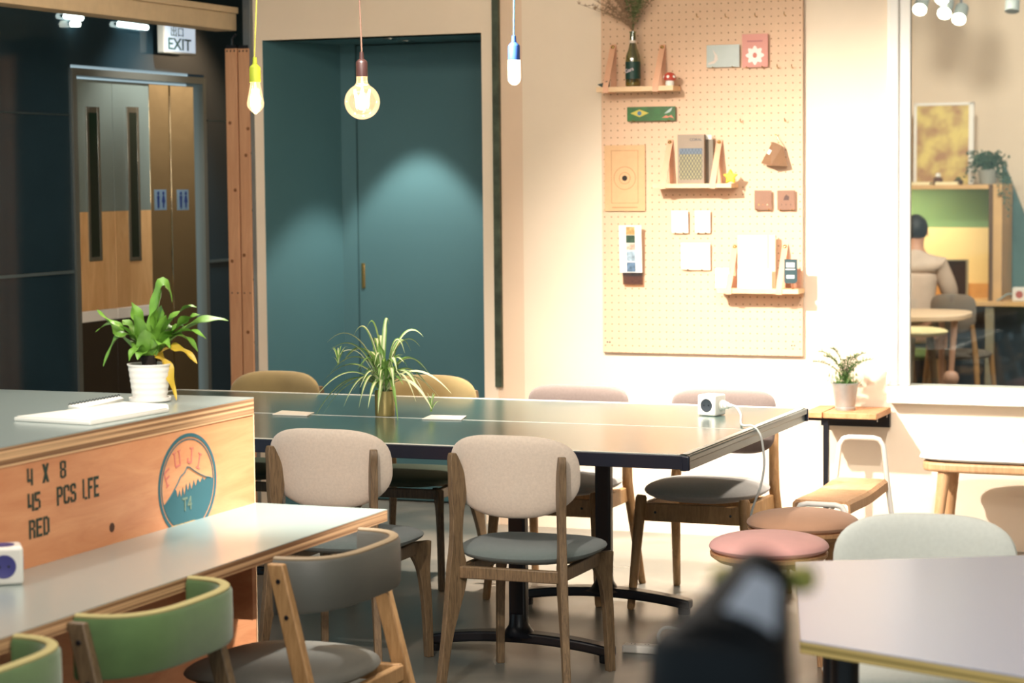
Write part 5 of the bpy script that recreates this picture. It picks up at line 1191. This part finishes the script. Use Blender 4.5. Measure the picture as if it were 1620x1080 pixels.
MB().lathe([(.1, zs - .04), (.17, zs - .03), (.17, zs - .022)], n=32).build('seat_pan', LOAK, t)
# chair behind, then the seated person
c = W(1499, 462, 14.9); tc_ = W(1534, 500, 14.9)
t = thing('grey_chair', (c.x + .095, 14.87, 0), 'grey upholstered chair to the right of the seated person, behind the glass', 'chair', -.1); zt2 = c.z
pad(superell(.155, .13, .13, 4, 3), .025, lambda u, v, w: (u, -.2 + .9 * u * u - w, zt2 - .13 + v), flatk=4).build('backrest', mat('back_room_grey', (118, 110, 100), .9), t)
pad(superell(.2, .2, .2, 2.8, 2.8), .035, lambda u, v, w: (u, v, .45 + w), flatk=3).build('seat', mat('back_room_grey_b', (110, 104, 96), .9), t)
for s_ in (-1, 1):
    MB().tube([(s_ * .2, -.25, 0), (s_ * .16, -.2, .45), (s_ * .14, -.22, zt2 - .2)], [.013, .02, .015], 12).build('rear_leg', OAK, t); MB().tube([(s_ * .2, .2, 0), (s_ * .16, .16, .44)], [.013, .02], 12).build('front_leg', OAK, t)
# person
YQ = 15.25
hd = W(1445, 372, YQ); sh = W(1495, 412, YQ); he = W(1445, 343, YQ)
def skin_mesh(name, joints, edges, m_, parent, sub=2):
    me = bpy.data.meshes.new(name); me.from_pydata([j[0] for j in joints], edges, []); o = bpy.data.objects.new(name, me); COL.objects.link(o)
    me.materials.append(m_)
    sk = o.modifiers.new('skin', 'SKIN'); sk.use_smooth_shade = True
    for i, j in enumerate(joints):
        r = j[1]; me.skin_vertices[0].data[i].radius = (r, r) if not isinstance(r, tuple) else r
    me.skin_vertices[0].data[0].use_root = True
    sb = o.modifiers.new('smooth', 'SUBSURF'); sb.levels = sub; sb.render_levels = sub
    dg = bpy.context.evaluated_depsgraph_get(); dg.update(); m2 = bpy.data.meshes.new_from_object(o.evaluated_get(dg)); m2.name = name
    bpy.data.objects.remove(o)
    for p_ in m2.polygons: p_.use_smooth = True
    if not m2.materials: m2.materials.append(m_)
    o = bpy.data.objects.new(name, m2); COL.objects.link(o)
    if parent: o.parent = parent
    return o
px = hd.x + .005; hz_ = hd.z; top_ = he.z
SKIN = mat('skin', (190, 140, 110), .55)
ps = thing('person', (px, YQ, 0), 'seated person in a beige shirt seen from behind through the window', 'person', .1)
sw = .205; shz = sh.z + .01
zsh = hz_ - .145
J = [((0, 0, .58), (.15, .12)), ((0, .03, .78), (.135, .10)), ((0, .05, .98), (.125, .085)), ((0, .06, zsh - .05), (.12, .07)), ((0, .075, zsh + .02), (.065, .06)), ((0, .09, zsh + .07), (.052, .056)), ((0, .11, hz_ + .0), (.075, .09)), ((0, .115, top_ - .075), (.07, .085)),
     ((.165, .07, zsh - .065), (.062, .062)), ((.235, .12, zsh - .26), (.047, .047)), ((.17, .34, zsh - .36), (.034, .034)), ((.14, .40, zsh - .365), (.03, .02)),
     ((-.165, .07, zsh - .065), (.062, .062)), ((-.235, .12, zsh - .26), (.047, .047)), ((-.17, .34, zsh - .36), (.034, .034)), ((-.14, .40, zsh - .365), (.03, .02)),
     ((.10, .05, .56), (.085, .085)), ((.14, .45, .55), (.06, .06)), ((.14, .48, .12), (.042, .042)), ((.14, .50, .05), (.036, .036)), ((.14, .62, .035), (.04, .026)),
     ((-.10, .05, .56), (.085, .085)), ((-.14, .45, .55), (.06, .06)), ((-.14, .48, .12), (.042, .042)), ((-.14, .50, .05), (.036, .036)), ((-.14, .62, .035), (.04, .026))]
Ed = [(0, 1), (1, 2), (2, 3), (3, 4), (4, 5), (5, 6), (6, 7), (3, 8), (8, 9), (9, 10), (10, 11), (3, 12), (12, 13), (13, 14), (14, 15), (0, 16), (16, 17), (17, 18), (18, 19), (19, 20), (0, 21), (21, 22), (22, 23), (23, 24), (24, 25)]
for s_ in (1, -1):
    wi = 11 if s_ > 0 else 15
    for k, (dx, ln) in enumerate(((-.024, .062), (-.008, .075), (.008, .07), (.022, .055))):
        b0 = len(J); bx_ = s_ * .14 + dx
        J += [((bx_, .43, zsh - .365), .0095), ((bx_, .43 + ln * .55, zsh - .362), .0088), ((bx_, .43 + ln, zsh - .378), .0075)]; Ed += [(wi, b0), (b0, b0 + 1), (b0 + 1, b0 + 2)]
    b0 = len(J); J += [((s_ * .14 - s_ * .038, .415, zsh - .37), .0105), ((s_ * .14 - s_ * .055, .445, zsh - .375), .0085)]; Ed += [(wi, b0), (b0, b0 + 1)]
bd = skin_mesh('body', J, Ed, SKIN, ps)
JS = [((0, 0, .60), (.168, .135)), ((0, .03, .78), (.15, .118)), ((0, .05, .98), (.18, .13)), ((0, .06, zsh - .05), (.17, .115)), ((0, .07, zsh + .01), (.09, .08)), ((0, .078, zsh + .05), (.064, .064)),
      ((.165, .07, zsh - .065), (.078, .078)), ((.24, .12, zsh - .26), (.064, .064)), ((.17, .33, zsh - .36), (.046, .046)), ((-.165, .07, zsh - .065), (.078, .078)), ((-.24, .12, zsh - .26), (.064, .064)), ((-.17, .33, zsh - .36), (.046, .046))]
skin_mesh('shirt', JS, [(0, 1), (1, 2), (2, 3), (3, 4), (4, 5), (3, 6), (6, 7), (7, 8), (3, 9), (9, 10), (10, 11)], mat('beige_shirt', (196, 176, 158), .9, var=.06, scale=12), ps)
hr = MB(); nn = 24
HC = Vector((0, .105, hz_ + .045)); vs = []; rows = 14
for i in range(rows + 1):
    ph_ = PI * .80 * i / rows
    for k in range(nn):
        a = 2 * PI * k / nn; fr_ = math.sin(a)   # front is +y
        ph2 = ph_ * (1 - .42 * max(0, fr_) ** .7)
        r = 1 + .03 * math.sin(a * 5 + i)
        vs.append((HC.x + .083 * r * math.sin(ph2) * math.cos(a), HC.y + .100 * r * math.sin(ph2) * math.sin(a), HC.z + .098 * math.cos(ph2)))
hr.v = vs; hr.f = [(i * nn + k, i * nn + (k + 1) % nn, (i + 1) * nn + (k + 1) % nn, (i + 1) * nn + k) for i in range(rows) for k in range(nn)]; hr.mi = [0] * len(hr.f)
hr.build('hair', mat('black_hair', (24, 26, 24), .6, bump=.5, bscale=120), ps)
for s_ in (-1, 1): MB().lathe([(0, 0), (.012, .001), (.016, .005), (.012, .009), (0, .006)], n=14).xf(Matrix.Translation((s_ * .076, .115, hz_ + .01)) @ Matrix.Rotation(s_ * PI / 2, 4, 'Y') @ Matrix.Scale(1.7, 4, (1, 0, 0))).build('ear', SKIN, ps)
MB().lathe([(0, 0), (.012, 0), (.009, .02), (0, .026)], n=12).xf(Matrix.Translation((0, .195, hz_ + .0)) @ Matrix.Rotation(-PI / 2, 4, 'X')).build('nose', SKIN, ps)
t = thing('desk_chair', (px, YQ - .02, 0), 'low green stool seat under the seated person, behind the glass', 'chair')
pad(superell(.17, .17, .17, 3, 3), .04, lambda u, v, w: (u, v + .01, .415 + w), flatk=3).build('seat', mat('moss_green', (96, 116, 62), .8), t)
for s_ in (-1, 1):
    for q in (-1, 1): MB().tube([(s_ * .14, q * .13, .40), (s_ * .15, q * .14, 0)], .018, 12).build('leg', OAK, t)
# ceiling spots seen through the window
for k, (x, y, lb, tl) in enumerate(((1455, 15, 'leftmost glowing ceiling spot seen through the window', 0), (1494, 21, 'round glowing ceiling spot just left of the grey one', .3), (1517, 30, 'glowing grey cylinder spot behind the window', .5), (1601, 18, 'unlit grey cylinder spot at the right of the window', .9), (1490, -2, 'topmost glowing ceiling spot cut by the photo edge', 0))):
    c = W(x, y, 14.6 if k != 3 else 14.2); t = thing('ceiling_spot', (c.x, c.y, c.z), lb, 'light', group='ceiling spots in the back room')
    rm = Matrix.Rotation(-.95 if k != 3 else -.3, 4, 'X')
    MB().lathe([(.045, .0), (.045, .13), (.02, .15), (0, .15)], n=24).xf(rm).build('can', mat('spot_grey_%d' % k, (110, 116, 112), .4), t)
    if k != 3: MB().lathe([(0, -.004), (.044, -.004), (.044, 0)], n=24).xf(rm).build('lens', emis('spot_glow_%d' % k, (255, 248, 226), 8), t)
    tp = rm @ Vector((0, 0, .1)); MB().tube([tp, (tp.x, tp.y, 3.1 - c.z)], .008, 8).build('stem', BLACK, t)

# ================================================================== OUT-OF-FOCUS BLACK LAMP CLOSE TO THE CAMERA
DL = 1.55
c = Dp(1205, 905, DL); base = Dp(1146, 1058, DL * .965)
lm_ = thing('reading_lamp', (base.x, base.y, 0), 'very blurred black tapered lamp with a painted front highlight, close in the foreground', 'lamp')
off = Vector((base.x, base.y, 0)); ax = (c - base)
zax = ax.normalized(); yax = (Vector((0, 0, 0)) - (-FX)); yax = (-FX - zax * (-FX).dot(zax)).normalized(); xax = yax.cross(zax).normalized()
def fr_m(orig): 
    m = Matrix((xax, yax, zax)).transposed().to_4x4(); m.translation = orig - off; return m
Lh = ax.length
MB().lathe([(.0, .0), (.046, .0), (.044, .012), (.0205, Lh), (.018, Lh + .006), (.010, Lh + .010), (0, Lh + .011)], n=36).xf(fr_m(base)).build('neck', BLACKG, lm_)
HIGHLIGHT_A = -.12
st_ = MB()  # highlight on the glossy black neck, modelled as a pale solid band
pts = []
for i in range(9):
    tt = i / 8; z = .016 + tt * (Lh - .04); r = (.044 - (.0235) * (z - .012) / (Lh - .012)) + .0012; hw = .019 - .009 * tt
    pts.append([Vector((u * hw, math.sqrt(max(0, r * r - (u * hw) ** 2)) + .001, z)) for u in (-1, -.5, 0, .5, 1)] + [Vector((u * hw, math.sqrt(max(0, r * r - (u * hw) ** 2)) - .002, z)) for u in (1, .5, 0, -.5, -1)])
st_.quadloft(pts).xf(fr_m(base) @ Matrix.Rotation(HIGHLIGHT_A, 4, 'Z')).build('painted_highlight', mat('highlight_grey', (208, 202, 212), .6), lm_)
rim = base
MB().lathe([(.0, .012), (.028, .009), (.042, .002), (.048, -.006), (.050, -.03), (.050, -.16), (.044, -.165), (0, -.165)], n=44).xf(Matrix.Translation(base - off - Vector((0.003, 0, -.022)))).build('shade', BLACKG, lm_)
k_ = Dp(1072, 1008, DL * .965) - off; MB().lathe([(0, -.004), (.012, -.003), (.014, 0), (.012, .003), (0, .004)], n=20).xf(Matrix.Translation(k_)).build('side_tab', mat('tan_tab', (150, 120, 86), .5), lm_)
for s_, (x, y) in ((-1, (1150, 915)), (1, (1266, 915))):
    k_ = Dp(x, y, DL) - off; MB().lathe([(.0, -.011), (.010, -.008), (.0125, 0), (.010, .008), (0, .011)], n=18).xf(Matrix.Translation(k_)).build('knob', mat('brass_knob_%d' % s_, (186, 170, 84), .35, .6), lm_)
    MB().tube([Dp(1196, 908, DL) - off, k_], .003, 8).build('knob_pin', BLACK, lm_)
MB().tube([(0, 0, base.z - .12), (0, 0, .02)], .011, 16).build('post', BLACK, lm_)
MB().lathe([(.15, 0), (.15, .012), (.02, .022), (0, .022)], n=40).build('foot', BLACK, lm_)
